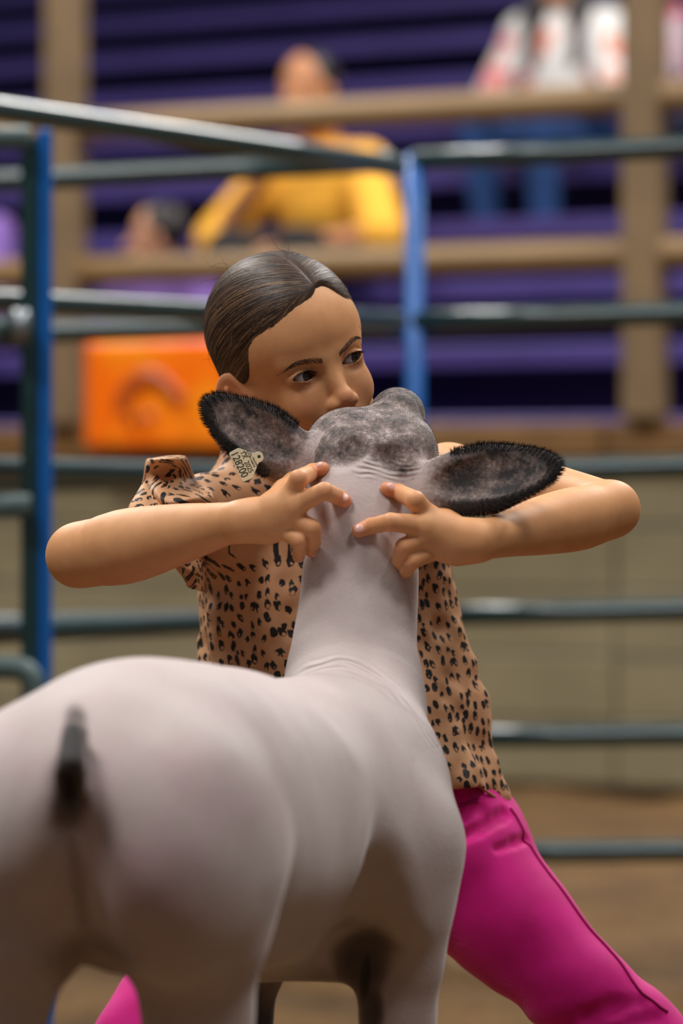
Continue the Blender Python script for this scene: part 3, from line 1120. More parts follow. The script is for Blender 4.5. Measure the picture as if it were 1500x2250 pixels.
tag_text('number_lettering', '128200', -33, -20, 24, font_w=.84)
tag_text('state_lettering', 'TX', -27, 0.5, 15, font_w=.9)
tag_text('year_lettering', '2025', -3, -1.0, 16, font_w=.86)
tag_text('notice_lettering', 'UNLAWFUL', -5, 19.5, 5.5, font_w=.9)
tag_text('notice_lettering', 'TO REMOVE', -9, 13.5, 5.5, font_w=.85)
tag_text('shield_lettering', 'US', -19.5, 14.6, 6.0)
ring = [TP(-16 + 6.4 * math.cos(x), 17 + 4.8 * math.sin(x) - 1.6 * max(0, -math.sin(x)), .0012) for x in np.linspace(0, 2 * math.pi, 25)]
V_, Q_ = tube_np(ring, .00028, 6, False)
link('shield_outline', mesh_np('shield_outline', V_, np.array(Q_)), M_ink, tg)


# ================================================================== THE GIRL
girl = empty('person', (0.0, 4.27, 0))
tag(girl, 'girl in a leopard-print blouse and hot pink jeans bracing the sheep by its neck', 'person')


def rot(y, p, r):
    cy, sy, cp, sp, cr, sr = math.cos(y), math.sin(y), math.cos(p), math.sin(p), math.cos(r), math.sin(r)
    Rz = np.array([[cy, -sy, 0], [sy, cy, 0], [0, 0, 1]]); Rx = np.array([[1, 0, 0], [0, cp, -sp], [0, sp, cp]]); Ry = np.array([[cr, 0, sr], [0, 1, 0], [-sr, 0, cr]])
    return Ry @ Rx @ Rz @ np.diag([1., -1., 1.])


# head frame in millimetres: origin at the nose root, x to her left, y out of the face, z up
H = Frame(P(727, 798, 4.09), rot(math.radians(25), math.radians(11), math.radians(-17)), .000935)
EYE = [np.array([sx * 29.5, -18.5, -5.0]) for sx in (-1, 1)]
bf = Field(H)
bf.ell((0, -90, 36), (70, 92, 75))
bf.ell((0, -46, 28), (60, 45, 48), k=22)
bf.ell((0, -53, -26), (54, 51, 50), k=22)
for sx in (-1, 1):
    bf.cap((sx * 52, -80, -18), (sx * 46, -68, -66), 14, 13, k=22)
    bf.cap((sx * 46, -68, -66), (sx * 12, -17, -95), 13, 12, k=22)
    bf.ell((sx * 29, -23, -37), (19, 17, 22), k=16)
    bf.cap((sx * 9, -7.5, 9), (sx * 40, -20, 11), 7.5, 6, k=12)
bf.ell((0, -25, -62), (27, 27, 26), k=16)
bf.ell((0, -10, -96), (16, 13, 13), k=14)
for sx in (-1, 1):
    bf.ell((sx * 30, -1, -5.5), (16, 8.5, 9.5), k=9, mode='s')
# nose
bf.cap((0, -7.5, 3), (0, 7.5, -32), 6.2, 7.5, k=11)
bf.sph((0, 9.0, -38), 8.6, k=7)
for sx in (-1, 1):
    bf.ell((sx * 10.2, 2.5, -42), (6.2, 8.5, 6.3), k=5.5)
bf.cap((0, 5, -46.5), (0, -1, -58), 3.2, 3.0, k=5)
for sx in (-1, 1):
    bf.ell((sx * 5.6, 6, -48.8), (3.4, 5.2, 2.6), k=1.8, mode='s')
# mouth
bf.ell((0, -2, -66.5), (21, 6.5, 4.6), k=5)
bf.ell((0, -3, -75), (18, 6.5, 5.2), k=5)
bf.ell((0, 3.5, -70.5), (21, 6, 1.1), k=2.5, mode='s')
# lids over the eyeballs, then the almond openings
for i, sx in enumerate((-1, 1)):
    bf.ell(EYE[i] + [0, 0.6, .5], (15.5, 13.6, 13.0), k=4.5)


def almond(sx):
    def fn(p):
        x = (p[..., 0] - sx * 28.6) * sx; z = p[..., 2] + 5.2 - .10 * x
        y = p[..., 1]
        hw, su, sl = 13.4, 5.3, 3.7
        Ru, Rl = (hw * hw + su * su) / (2 * su), (hw * hw + sl * sl) / (2 * sl)
        cu = np.sqrt(x * x + (z - su + Ru) ** 2) - Ru
        cl = np.sqrt(x * x + (z + sl - Rl) ** 2) - Rl
        return np.maximum(np.maximum(cu, cl), -(y + 21))
    return fn


for i, sx in enumerate((-1, 1)):
    # crease above the lid
    bf.chain([((sx * 17, -4.5, 0.2), .6), ((sx * 26, -3.2, 4.6), .8), ((sx * 35, -6, 4.6), .8), ((sx * 43, -14, .5), .5)], k=2.6, mode='s')
    bf._put(almond(sx), EYE[i] + [0, 10, 0], 26, .9, 's')
    bf.sph(EYE[i], 12.15, k=.4, mode='s')
# ears
for sx in (-1, 1):
    n = np.array([sx * .80, .6, 0]); w = np.array([sx * .6, -.8, 0]); EMt = np.stack([w, n, [0, 0, 1.]], 1)
    c = np.array([sx * 75., -92, -17])
    bf.ell(c, (20, 5, 31), k=5, M=EMt)
    bf.ell(c + n * 4.2 + w * 1.5 + [0, 0, 3], (14, 4.6, 21), k=3, mode='s', M=EMt)
    bf.cap(c + n * 2.2 + w * 4 + [0, 0, 14], c + n * 2.0 + w * 5 + [0, 0, -8], 2.4, 2.2, k=2.5)
    bf.sph(c - w * 13 + n * 2 + [0, 0, -5], 4.2, k=4)
bf.fr = WORLD
bf.cap(H.to_world((0, -92, -55)), P(610, 1100, 4.275), .044, .044, k=.02)
# shoulders, arms
SR_, SL_ = P(440, 1148, 4.205), P(985, 1052, 4.215)
bf.cap(P(620, 1170, 4.28), SR_, .030, .026, k=.01)
bf.cap(P(800, 1160, 4.28), SL_, .030, .032, k=.01)
bf.cap(P(660, 1190, 4.29), P(720, 1300, 4.29), .06, .06, k=.03)
bf.limb([(SR_, .026), PR(310, 1182, 4.09, 66), PR(175, 1218, 3.99, 62)], k=.012)
bf.limb([PR(170, 1222, 3.98, 63), PR(270, 1202, 3.955, 83), PR(390, 1174, 3.925, 68), PR(480, 1154, 3.90, 50), PR(530, 1146, 3.885, 43)], k=.02)
bf.limb([(SL_, .034), PR(1180, 1076, 4.10, 64), PR(1342, 1116, 3.995, 56)], k=.012)
bf.limb([PR(1344, 1121, 3.99, 56), PR(1275, 1138, 3.968, 71), PR(1190, 1155, 3.938, 65), PR(1110, 1175, 3.898, 50), PR(1050, 1188, 3.87, 43)], k=.016)

# hands: back of the hand, then each finger as its own bent chain
def hand(wrist, mcps, fingers, thumb, heel, k=.0045):
    for m in mcps:
        bf.cap(wrist[0], m[0], wrist[1] * .62, m[1], k=.014)
    for a, b in zip(mcps[:-1], mcps[1:]):
        bf.cap(wrist[0] * .35 + a[0] * .65, (a[0] + b[0]) / 2, a[1] * .9, a[1] * .85, k=.009)
    bf.sph(heel[0], heel[1], k=.016)
    for m, f in zip(mcps, fingers):
        bf.chain([m] + f, k=k * .4, k0=k * .7)
        bf.sph(m[0] + [0, -.0026, 0], m[1] * .86, k=.005)
    bf.chain(thumb, k=.008, k0=.012)


R_mcp = [PR(636, 1093, 3.868, 23), PR(645, 1112, 3.864, 24), PR(634, 1136, 3.868, 23), PR(610, 1158, 3.875, 22)]
R_fin = [[PR(656, 1052, 3.858, 20), PR(686, 1037, 3.864, 18.5), PR(709, 1030, 3.870, 15.5)],
         [PR(712, 1079, 3.852, 19.5), PR(740, 1091, 3.855, 18), PR(757, 1100, 3.861, 15.5)],
         [PR(685, 1160, 3.860, 19.5), PR(688, 1190, 3.880, 17), PR(684, 1211, 3.895, 14.5)],
         [PR(658, 1188, 3.862, 18), PR(659, 1208, 3.876, 15.5), PR(655, 1223, 3.89, 13.5)]]
L_mcp = [PR(942, 1134, 3.869, 23), PR(936, 1156, 3.861, 25), PR(944, 1178, 3.865, 24), PR(966, 1202, 3.872, 23)]
L_fin = [[PR(912, 1100, 3.858, 21.5), PR(876, 1082, 3.862, 18.5), PR(850, 1074, 3.868, 15.5)],
         [PR(858, 1147, 3.850, 20), PR(815, 1156, 3.855, 18), PR(788, 1166, 3.861, 15.5)],
         [PR(888, 1201, 3.857, 19.5), PR(877, 1230, 3.876, 17), PR(874, 1247, 3.893, 14.5)],
         [PR(906, 1233, 3.860, 18), PR(893, 1251, 3.875, 15.5), PR(888, 1261, 3.89, 13.5)]]
for fs in (R_fin, L_fin):
    for f in fs[:2]:
        for q in (1, 2):
            c_, r_ = f[q]
            px_, py_ = to_px(c_[None]); y_ = front_y(sf, px_[0], py_[0], 3.75, 3.99)
            f[q] = PR(px_[0], py_[0], y_ - r_ * .72, r_ * FPX / c_[1])
hand(PR(532, 1146, 3.883, 42), R_mcp, R_fin, [PR(570, 1128, 3.89, 30), PR(625, 1080, 3.925, 24), PR(655, 1040, 3.965, 19), PR(668, 1010, 3.985, 16)], PR(590, 1160, 3.884, 30))
hand(PR(1048, 1188, 3.870, 42), L_mcp, L_fin, [PR(1005, 1165, 3.89, 30), PR(955, 1110, 3.93, 24), PR(930, 1070, 3.965, 19), PR(915, 1040, 3.985, 16)], PR(1000, 1204, 3.874, 34))

V, Q = bf.mesh(.00125, (-.34, 3.80, .60), (.34, 4.42, 1.16), 2)
# even out the limbs away from hands and face
wt = np.maximum(sstep(-V[:, 0], .108, .128), sstep(V[:, 0], .137, .155)) * sstep(-V[:, 2], -.905, -.885) * .5
ed_ = np.concatenate([Q[:, [0, 1]], Q[:, [1, 2]], Q[:, [2, 3]], Q[:, [3, 0]]]); ed_ = np.concatenate([ed_, ed_[:, ::-1]])
ed_ = ed_[wt[ed_[:, 0]] > 0]
dg_ = np.bincount(ed_[:, 0], minlength=len(V)) + 1e-9
for _ in range(36):
    mv = np.stack([np.bincount(ed_[:, 0], V[ed_[:, 1], i], len(V)) for i in range(3)], 1) / dg_[:, None]
    V = V + (wt * (dg_ > 1))[:, None] * (mv - V)
l = H.to_local(V)
tip = np.zeros(len(V))
for fs in (R_fin, L_fin):
    for f in fs:
        tip = np.maximum(tip, np.exp(-((V - f[-1][0]) ** 2).sum(1) / .011 ** 2))
        tip = np.maximum(tip, .55 * np.exp(-((V - f[0][0]) ** 2).sum(1) / .009 ** 2))
hd = np.abs(l).max(1) < 130
for c, r, a in (((0, 14, -40), 13, .7), ((-36, -8, -34), 22, .35), ((36, -8, -34), 22, .35), ((-78, -95, -12), 28, .6), ((0, 2, -70), 15, .6)):
    tip = np.maximum(tip, hd * a * np.exp(-((l - c) ** 2).sum(1) / r ** 2))
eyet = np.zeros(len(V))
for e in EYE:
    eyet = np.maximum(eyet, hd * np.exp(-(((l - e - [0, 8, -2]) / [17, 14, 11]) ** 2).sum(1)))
lip = hd * (l[:, 1] > -14) * (1 - sstep(np.sqrt((l[:, 0] / 22) ** 2 + ((l[:, 2] + 70.5) / 9.5) ** 2), .85, 1.05))
hl = (l[:, 1] + 8) * .78 - (l[:, 2] - 70) * .627
me = mesh_np('body', V, Q)
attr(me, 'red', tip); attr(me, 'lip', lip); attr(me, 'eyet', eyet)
t = NT('girl_skin')
n1 = t.ramp(t.noise(45, 5, .6), .3, .7)
sk = t.mix(t.math('MULTIPLY', n1, .5), lin(222, 164, 114), lin(206, 144, 97))
sk = t.mix(t.math('MULTIPLY', t.attr('red'), .55), sk, lin(220, 128, 104))
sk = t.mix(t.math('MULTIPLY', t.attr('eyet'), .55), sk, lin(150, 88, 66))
t.base(t.mix(t.attr('lip'), sk, lin(178, 92, 82)))
t.bump(t.math('ADD', t.noise(1400, 3, .7), t.math('MULTIPLY', t.noise(260, 3, .6), .7)), .16, .0008)
t.p(Roughness=.5, Subsurface_Weight=.14, Subsurface_Scale=.006, Specular_IOR_Level=.33)
t.b.inputs['Subsurface Radius'].default_value = (1.0, .38, .22)
M_skin = t.m
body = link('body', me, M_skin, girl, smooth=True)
GV, GQ = V, Q

# fingernails
M_nail = plain('pink_fingernail', lin(236, 184, 172), .22)


def nail(f, nrm, sz=1.0):
    (a, ra), (b, rb) = f[-2], f[-1]
    d = (b - a) / np.linalg.norm(b - a)
    n = np.asarray(nrm, float); n = n - d * (n @ d); n /= np.linalg.norm(n)
    s = np.cross(d, n)
    V_, Q_ = uv_sphere((0, 0, 0), 1.0, 16, 10)
    c = b - d * rb * .18 + n * rb * .70
    V_ = c + V_[:, :1] * d * rb * .92 * sz + V_[:, 1:2] * s * rb * .68 * sz + V_[:, 2:] * n * rb * .40
    link('fingernail', mesh_np('fingernail', V_, Q_), M_nail, girl, smooth=True)


nail(R_fin[0], (.25, -1, .45)); nail(R_fin[1], (.35, -1, .35)); nail(L_fin[0], (-.3, -1, .45)); nail(L_fin[1], (-.3, -1, .3))
nail(R_fin[2], (.6, -.5, -.2)); nail(R_fin[3], (.6, -.5, -.2)); nail(L_fin[2], (-.7, -.5, -.2)); nail(L_fin[3], (-.7, -.5, -.2))

# eyes
t = NT('eye_surface')
ang = t.attr('ang')
ir = t.mix(t.ramp(t.noise(900, 3), .3, .7), lin(30, 17, 11), lin(54, 31, 19))
c = t.mix(t.ramp(ang, .20, .23), lin(6, 5, 5), ir)
c = t.mix(t.ramp(ang, .40, .50), c, lin(30, 18, 14))
c = t.mix(t.ramp(ang, .50, .56), c, t.mix(t.ramp(ang, .8, 1.5), lin(176, 174, 180), lin(160, 126, 120)))
t.base(c).p(Roughness=.08, Coat_Weight=.5)
M_eye = t.m
gaze = np.array([.70, -.72, .03]); gaze /= np.linalg.norm(gaze)
for e in EYE:
    cw = H.to_world(e); r = 11.9 * H.s
    V_, Q_ = uv_sphere((0, 0, 0), 1.0, 48, 32)
    an = np.arccos(np.clip(V_ @ gaze, -1, 1))
    V_ = V_ * (1 + .035 * np.exp(-(an / .38) ** 2))[:, None]
    m_ = mesh_np('eye', V_ * r + cw, Q_)
    attr(m_, 'ang', an)
    link('eye', m_, M_eye, girl, smooth=True)


def face_y(x, z, y0=22., y1=-40.):
    """local y of the face surface at (x,z)"""
    ys = np.arange(y0, y1, -.4)
    L_ = np.stack([np.broadcast_to(np.asarray(x)[:, None], (len(x), len(ys))), np.broadcast_to(ys[None], (len(x), len(ys))), np.broadcast_to(np.asarray(z)[:, None], (len(x), len(ys)))], -1)
    d = bf.eval(H.to_world(L_))
    k = np.argmax(d < 0, 1)
    return ys[k]


# eyebrows and lashes
M_brow = plain('dark_brown_brow_hair', lin(66, 42, 28), .7)
M_lash = plain('black_lash_hair', lin(22, 16, 14), .5)
for i, sx in enumerate((-1, 1)):
    up_ = 2.0 if sx < 0 else 6.0
    ctl = catmull([(sx * 10, 5.5), (sx * 20, 8.6 + up_ * .2), (sx * 30, 10.2 + up_ * .5), (sx * 40, 8.8 + up_ * .8), (sx * 48, 4.0 + up_)], 200)
    nb_ = 620
    k = RNG.integers(0, 199, nb_)
    u = k / 199
    wdt = np.interp(u, [0, .15, .6, 1], [2.4, 3.6, 3.0, .6])
    off = RNG.uniform(-1, 1, nb_)
    x = ctl[k, 0]; z = ctl[k, 1] + off * wdt
    dirx = sx * np.interp(u, [0, .3, 1], [.45, .85, 1.]); dz = np.interp(u, [0, .3, 1], [.85, .35, -.55]) - off * .35
    yy = face_y(x, z)
    rt = H.to_world(np.stack([x, yy + .1, z], 1))
    ln = RNG.uniform(3.0, 5.0, nb_)
    x2, z2 = x + dirx * ln, z + dz * ln
    y2 = face_y(x2, z2) + .7
    e2 = H.to_world(np.stack([x2, y2, z2], 1))
    v = e2 - rt; L_ = np.linalg.norm(v, axis=1)
    o = blades('eyebrow', rt, v / L_[:, None], L_, .00026, M_brow, girl)
    tag(o, kind='stuff')
    # lashes along the upper lid edge
    hw, su = 13.4, 5.3; Ru = (hw * hw + su * su) / (2 * su)
    xs = np.linspace(-12.6, 13.2, 90)
    zz = su - Ru + np.sqrt(Ru * Ru - xs * xs)
    x = sx * 28.6 + xs * sx; z = -5.2 + .10 * xs + zz + .35
    yy = face_y(x, z + .3)
    ok = yy > -20
    xs, x, z, yy = xs[ok], x[ok], z[ok], yy[ok]; nl = len(xs)
    rt = H.to_world(np.stack([x, yy - .3, z], 1))
    d = np.stack([sx * (xs / 13) * .55 + RNG.normal(0, .1, nl), np.full(nl, .95), np.full(nl, .12) + RNG.normal(0, .12, nl)], 1)
    d = d @ H.M.T; d /= np.linalg.norm(d, axis=1, keepdims=True)
    o = blades('eyelash', rt, d, RNG.uniform(3.5, 5.5, nl) * H.s * np.interp(xs, [-13, 0, 13], [.5, .9, 1.1]), .0008, M_lash, girl)
    tag(o, kind='stuff')

# ------------------------------------------------------------------ hair, combed back from a side part
HC, HR = np.array([0, -92, 38.]), np.array([75.5, 97, 80.])
PART = 13.0


def hairline(p):
    z = p[..., 2]; y = p[..., 1]; x = p[..., 0]
    return (y + 8) * .78 - (z - 71) * .627 - np.interp(z, [0, 7, 25, 45, 62, 75], [1., 3., 13., 17., 13., 7.]) + 11 * np.exp(-((x - 24) / 15) ** 2) * sstep(z, 30, 55)


hf = Field(H)
hf.ell(HC, HR)
hf.ell((0, -110, -18), (62, 66, 50), k=26)
hf.ell((-6, -186, -14), (26, 20, 26), k=14)
hf.func(lambda p, d: d + 9.0 * sstep(hairline(p), -11, 3) + 9 * sstep(-p[..., 2], 46, 62), (0, -90, 20), 220)
hf.func(lambda p, d: d + 1.4 * np.exp(-((p[..., 0] - PART - .05 * (p[..., 1] + 20)) / 2.6) ** 2) * sstep(p[..., 1], -95, -60) * sstep(p[..., 2], 50, 70), (PART, -60, 90), 90)
V, Q = hf.mesh(.0019, H.o + np.array([-.22, -.12, -.18]), H.o + np.array([.16, .30, .22]), 2)
t = NT('brown_combed_hair')
cl = t.attr('loc', 'Vector')
n1 = t.noise(14, 4, .6)
t.base(t.mix(t.ramp(n1, .3, .7), lin(46, 30, 20), lin(64, 43, 29))).p(Roughness=.62, Specular_IOR_Level=.3)
M_hair = t.m
M_strand = [plain('hair_strand_dark', lin(40, 26, 17), .5), plain('hair_strand_brown', lin(84, 58, 38), .5), plain('hair_strand_light', lin(134, 102, 70), .5)]
hair = link('hair', mesh_np('hair', V, Q), M_hair, girl, smooth=True)


def on_hair(p, lift):
    """push local points to the hair surface"""
    for _ in range(3):
        w = H.to_world(p); e = .6
        d = hf.eval(w) / H.s
        g = np.zeros_like(p)
        for i in range(3):
            o = np.zeros(3); o[i] = e
            g[:, i] = (hf.eval(H.to_world(p + o)) / H.s - d) / e
        n = g / (np.linalg.norm(g, axis=1, keepdims=True) + 1e-9)
        p = p - n * (d - lift)[:, None]
    return p, n


Lh = H.to_local(V)
BUN = np.array([-8., -172, -16])
sel = np.where((hairline(Lh) < 1.5) & (Lh[:, 1] > -165) & (Lh[:, 2] > -45))[0]
front = sel[(hairline(Lh[sel]) > -22)]
seeds = np.concatenate([Lh[RNG.choice(sel, 5200)], Lh[RNG.choice(front, 2600)]])
ns, NSTEP = len(seeds), 13
lift = RNG.uniform(-.25, .55, ns)
p = seeds + RNG.normal(0, .5, seeds.shape)
paths, norms = [], []
wob = RNG.normal(0, .035, (ns, 3))
p, n = on_hair(p, lift)
for k in range(NSTEP):
    paths.append(p); norms.append(n)
    d = BUN - p; d /= np.linalg.norm(d, axis=1, keepdims=True)
    side = np.sign(p[:, 0] - PART)
    near = np.exp(-(np.abs(p[:, 0] - PART) / 30)) * sstep(p[:, 2], 30, 90)
    d = d + np.stack([side * near * .8, -.35 * near, -.1 * near], 1) + wob
    d = d - n * (d * n).sum(1)[:, None]; d /= np.linalg.norm(d, axis=1, keepdims=True) + 1e-9
    p, n = on_hair(p + d * 6.2, lift)
paths = np.stack(paths, 1); norms = np.stack(norms, 1)
PW = H.to_world(paths); NWd = norms @ H.M.T
cls = RNG.choice(3, ns, p=[.45, .38, .17])
for c in range(3):
    o = ribbons('hair_strands', PW[cls == c], NWd[cls == c], .00052, M_strand[c], hair)
    tag(o, kind='stuff')
# stray wisps
nf = 130
q = Lh[RNG.choice(sel, nf)]
q, n = on_hair(q, np.zeros(nf))
pp = [q]
d = BUN - q; d /= np.linalg.norm(d, axis=1, keepdims=True); d = d * .8 + n * RNG.uniform(.2, .8, (nf, 1)) + RNG.normal(0, .3, q.shape)
for k in range(9):
    d = d + RNG.normal(0, .16, d.shape); d /= np.linalg.norm(d, axis=1, keepdims=True)
    pp.append(pp[-1] + d * 4.0)
PW2 = H.to_world(np.stack(pp, 1))
o = ribbons('stray_hairs', PW2, np.broadcast_to(np.array([0., -1, 0]), PW2.shape), .00022, M_strand[1], hair)
tag(o, kind='stuff')

# ------------------------------------------------------------------ leopard blouse
t = NT('leopard_print_cloth')
uv = t.attr('cloth', 'Vector')
sc = t.n('ShaderNodeVectorMath', operation='SCALE'); sc.inputs['Scale'].default_value = 72; t.l(uv, sc.inputs[0])
nz = t.n('ShaderNodeTexNoise'); nz.inputs['Scale'].default_value = 2.6; nz.inputs['Detail'].default_value = 2; t.l(sc.outputs[0], nz.inputs['Vector'])
nv = t.n('ShaderNodeVectorMath', operation='SUBTRACT'); t.l(nz.outputs['Color'], nv.inputs[0]); nv.inputs[1].default_value = (.5, .5, .5)
ns_ = t.n('ShaderNodeVectorMath', operation='SCALE'); ns_.inputs['Scale'].default_value = .42; t.l(nv.outputs[0], ns_.inputs[0])
vec = t.n('ShaderNodeVectorMath', operation='ADD'); t.l(sc.outputs[0], vec.inputs[0]); t.l(ns_.outputs[0], vec.inputs[1])
vo = t.n('ShaderNodeTexVoronoi', voronoi_dimensions='2D'); vo.inputs['Scale'].default_value = 1; vo.inputs['Randomness'].default_value = .72; t.l(vec.outputs[0], vo.inputs['Vector'])
df = t.n('ShaderNodeVectorMath', operation='SUBTRACT'); t.l(vec.outputs[0], df.inputs[0]); t.l(vo.outputs['Position'], df.inputs[1])
sp = t.n('ShaderNodeSeparateColor'); t.l(vo.outputs['Color'], sp.inputs[0])
vr = t.n('ShaderNodeVectorRotate', rotation_type='Z_AXIS'); t.l(df.outputs[0], vr.inputs['Vector'])
t.l(t.math('MULTIPLY', t.math('SUBTRACT', sp.outputs[0], .5), 2.2), vr.inputs['Angle'])
el = t.n('ShaderNodeVectorMath', operation='MULTIPLY'); t.l(vr.outputs[0], el.inputs[0]); el.inputs[1].default_value = (1.28, .98, 0)
ln = t.n('ShaderNodeVectorMath', operation='LENGTH'); t.l(el.outputs[0], ln.inputs[0])
bo = t.n('ShaderNodeVectorMath', operation='SUBTRACT'); t.l(vr.outputs[0], bo.inputs[0]); bo.inputs[1].default_value = (.04, -.20, 0)
bl = t.n('ShaderNodeVectorMath', operation='LENGTH'); t.l(bo.outputs[0], bl.inputs[0])
size = t.math('ADD', .285, t.math('MULTIPLY', sp.outputs[1], .15))
spot = t.math('SUBTRACT', size, ln.outputs[1])
bite = t.math('SUBTRACT', bl.outputs[1], t.math('MULTIPLY', sp.outputs[2], .17))
val = t.math('MINIMUM', spot, bite)
n1 = t.noise(30, 3)
t.base(t.mix(t.ramp(val, .0, .028), t.mix(t.ramp(n1, .3, .7), lin(216, 166, 124), lin(204, 152, 110)), lin(22, 20, 22)))
t.bump(t.noise(900, 2), .12, .0006)
t.p(Roughness=.6)
M_leo = t.m

PY_ = np.array([1035, 1065, 1100, 1150, 1250, 1340, 1450, 1550, 1650, 1720, 1790.])
XL_ = np.array([560, 470, 442, 434, 436, 436, 437, 446, 458, 470, 478.])
XR_ = np.array([860, 940, 985, 1000, 1000, 1010, 1042, 1074, 1094, 1106, 1114.])
TYc = 4.275
TZ = CAM_H - (PY_ - HY) * TYc / FPX
TCX = ((XL_ + XR_) / 2 - CX) * TYc / FPX
TRX = (XR_ - XL_) / 2 * TYc / FPX
TRY = np.array([.05, .075, .085, .092, .098, .10, .102, .104, .106, .108, .108])


def loft(p):
    z = p[..., 2]
    it = lambda a: np.interp(-z, -TZ, a)
    cx, rx, ry = it(TCX), it(TRX), it(TRY)
    x = p[..., 0] - cx; y = p[..., 1] - TYc
    an = np.arctan2(x / rx, -y / ry)
    low = sstep(-z, -.84, -.62)
    fold = .0042 * np.sin(an * 8 + 9 * (vnoise(p * [6, 6, 3], 1.0, 3) - .5)) * low + .010 * (vnoise(p * [26, 26, 7], 1.0, 4) - .5) * (.35 + .65 * low)
    di = .005 * np.sin((p[..., 0] * .8 + z * 1.0) * 62) * np.exp(-((p[..., 0] - .125) / .045) ** 2) * np.exp(-((z - .60) / .05) ** 2)
    fold = fold + di
    r = np.sqrt((x / rx) ** 2 + (y / ry) ** 2)
    d = (r - 1) * np.minimum(rx, ry) + fold
    hem = CAM_H - (np.interp(p[..., 0], [-.15, .09, .135, .162, .2], [1735, 1722, 1716, 1762, 1790]) - HY) * TYc / FPX
    return np.maximum(d, np.maximum(hem - z, z - TZ[0])) * .8


shf = Field()
shf._put(loft, np.array([0, TYc, .72]), .42, 0, 'u')
shf.chain([PR(610, 1122, 4.265, 96), PR(470, 1136, 4.205, 90), PR(380, 1140, 4.15, 82)], k=.02, k0=.04)
shf.chain([PR(830, 1110, 4.27, 85), PR(890, 1100, 4.25, 76), PR(945, 1105, 4.235, 66)], k=.02, k0=.04)
shf.cap(P(590, 1090, 4.268), P(597, 1022, 4.255), .068, .050, k=.03)
shf.func(lambda p, d: d + (vnoise(p * [60, 60, 60], 1.0, 8) - .5) * .004, (0, 4.25, .85), .3)
V, Q = shf.mesh(.0023, (-.26, 4.02, .50), (.28, 4.45, .95), 1)
me = mesh_np('shirt', V, Q)
cxv = np.interp(-V[:, 2], -TZ, TCX)
an = np.arctan2(V[:, 0] - cxv, -(V[:, 1] - TYc) * 1.25)
attr(me, 'cloth', np.stack([np.sign(V[:, 0] - cxv) * (np.abs(V[:, 0] - cxv) + .8 * np.maximum(V[:, 1] - TYc + .10, 0) * sstep(np.abs(V[:, 0] - cxv), .02, .08) * (1 - .8 * sstep(V[:, 2], .82, .88))), V[:, 2] + .8 * (V[:, 1] - TYc) * sstep(V[:, 2], .80, .87), 0 * an], 1))
shirt = link('shirt', me, M_leo, girl, smooth=True)
M_hem = plain('tan_hem_stitching', lin(176, 126, 88), .7)


def cloth_grid(name, rows, parent, m=46, wav=0.0, uv0=(0, 0), thick=.0011, edge=None):
    R_ = np.array([[P(*q) for q in r] for r in rows])
    G = np.stack([catmull(r, m) for r in R_])
    G = np.stack([catmull(G[:, j], m) for j in range(m)], 1)
    Vg = G.reshape(-1, 3)
    i = (np.arange(m - 1)[:, None] * m + np.arange(m - 1)[None]).ravel()
    me = mesh_np(name, Vg, np.stack([i, i + 1, i + m + 1, i + m], 1))
    lu = np.concatenate([np.zeros((m, 1)), np.cumsum(np.linalg.norm(np.diff(G, axis=1), axis=2), 1)], 1)
    lv = np.concatenate([np.zeros((1, m)), np.cumsum(np.linalg.norm(np.diff(G, axis=0), axis=2), 0)], 0)
    attr(me, 'cloth', np.stack([lu.ravel() + uv0[0], lv.ravel() + uv0[1], 0 * lu.ravel()], 1))
    o = link(name, me, M_leo, parent, smooth=True)
    s_ = o.modifiers.new('thick', 'SOLIDIFY'); s_.thickness = thick
    if edge is not None:
        for e in edge:
            path = {'l': G[0], 'r': G[-1], 't': G[:, 0], 'b': G[:, -1]}[e]
            tube('ruffle_hem', path[::2], .0009, M_hem, o, 6)
    return o


cloth_grid('shoulder_ruffle', [
    [(332, 1008, 4.150), (322, 1012, 4.125), (317, 1045, 4.112), (312, 1080, 4.105), (326, 1106, 4.100), (352, 1122, 4.105)],
    [(352, 1003, 4.130), (343, 1010, 4.095), (345, 1042, 4.120), (343, 1076, 4.085), (358, 1106, 4.075), (382, 1123, 4.085)],
    [(392, 1000, 4.125), (384, 1010, 4.095), (382, 1036, 4.135), (378, 1074, 4.105), (395, 1100, 4.075), (418, 1118, 4.095)],
    [(412, 1006, 4.160), (414, 1018, 4.140), (410, 1048, 4.155), (422, 1072, 4.125), (432, 1092, 4.085), (448, 1110, 4.10)],
    [(404, 1030, 4.205), (425, 1046, 4.195), (440, 1058, 4.180), (462, 1076, 4.150), (470, 1090, 4.125), (478, 1106, 4.125)]], shirt, uv0=(.3, .1), edge='lb')
cloth_grid('sleeve_ruffle', [
    [(335, 1048, 4.14), (350, 1070, 4.12), (358, 1100, 4.09), (360, 1135, 4.06)],
    [(322, 1056, 4.11), (320, 1082, 4.085), (320, 1108, 4.06), (322, 1138, 4.04)],
    [(312, 1066, 4.10), (298, 1090, 4.08), (285, 1112, 4.05), (280, 1136, 4.04)]], shirt, uv0=(.5, .2), edge='r')
cloth_grid('underarm_ruffle', [
    [(452, 1222, 4.19), (452, 1245, 4.18), (452, 1270, 4.185), (452, 1302, 4.19)],
    [(430, 1225, 4.15), (428, 1248, 4.12), (432, 1272, 4.14), (434, 1297, 4.15)],
    [(408, 1232, 4.13), (410, 1250, 4.11), (412, 1268, 4.12), (414, 1288, 4.14)],
    [(384, 1242, 4.13), (392, 1254, 4.13), (402, 1266, 4.13), (410, 1280, 4.15)]], shirt, uv0=(.7, .3), edge='r')
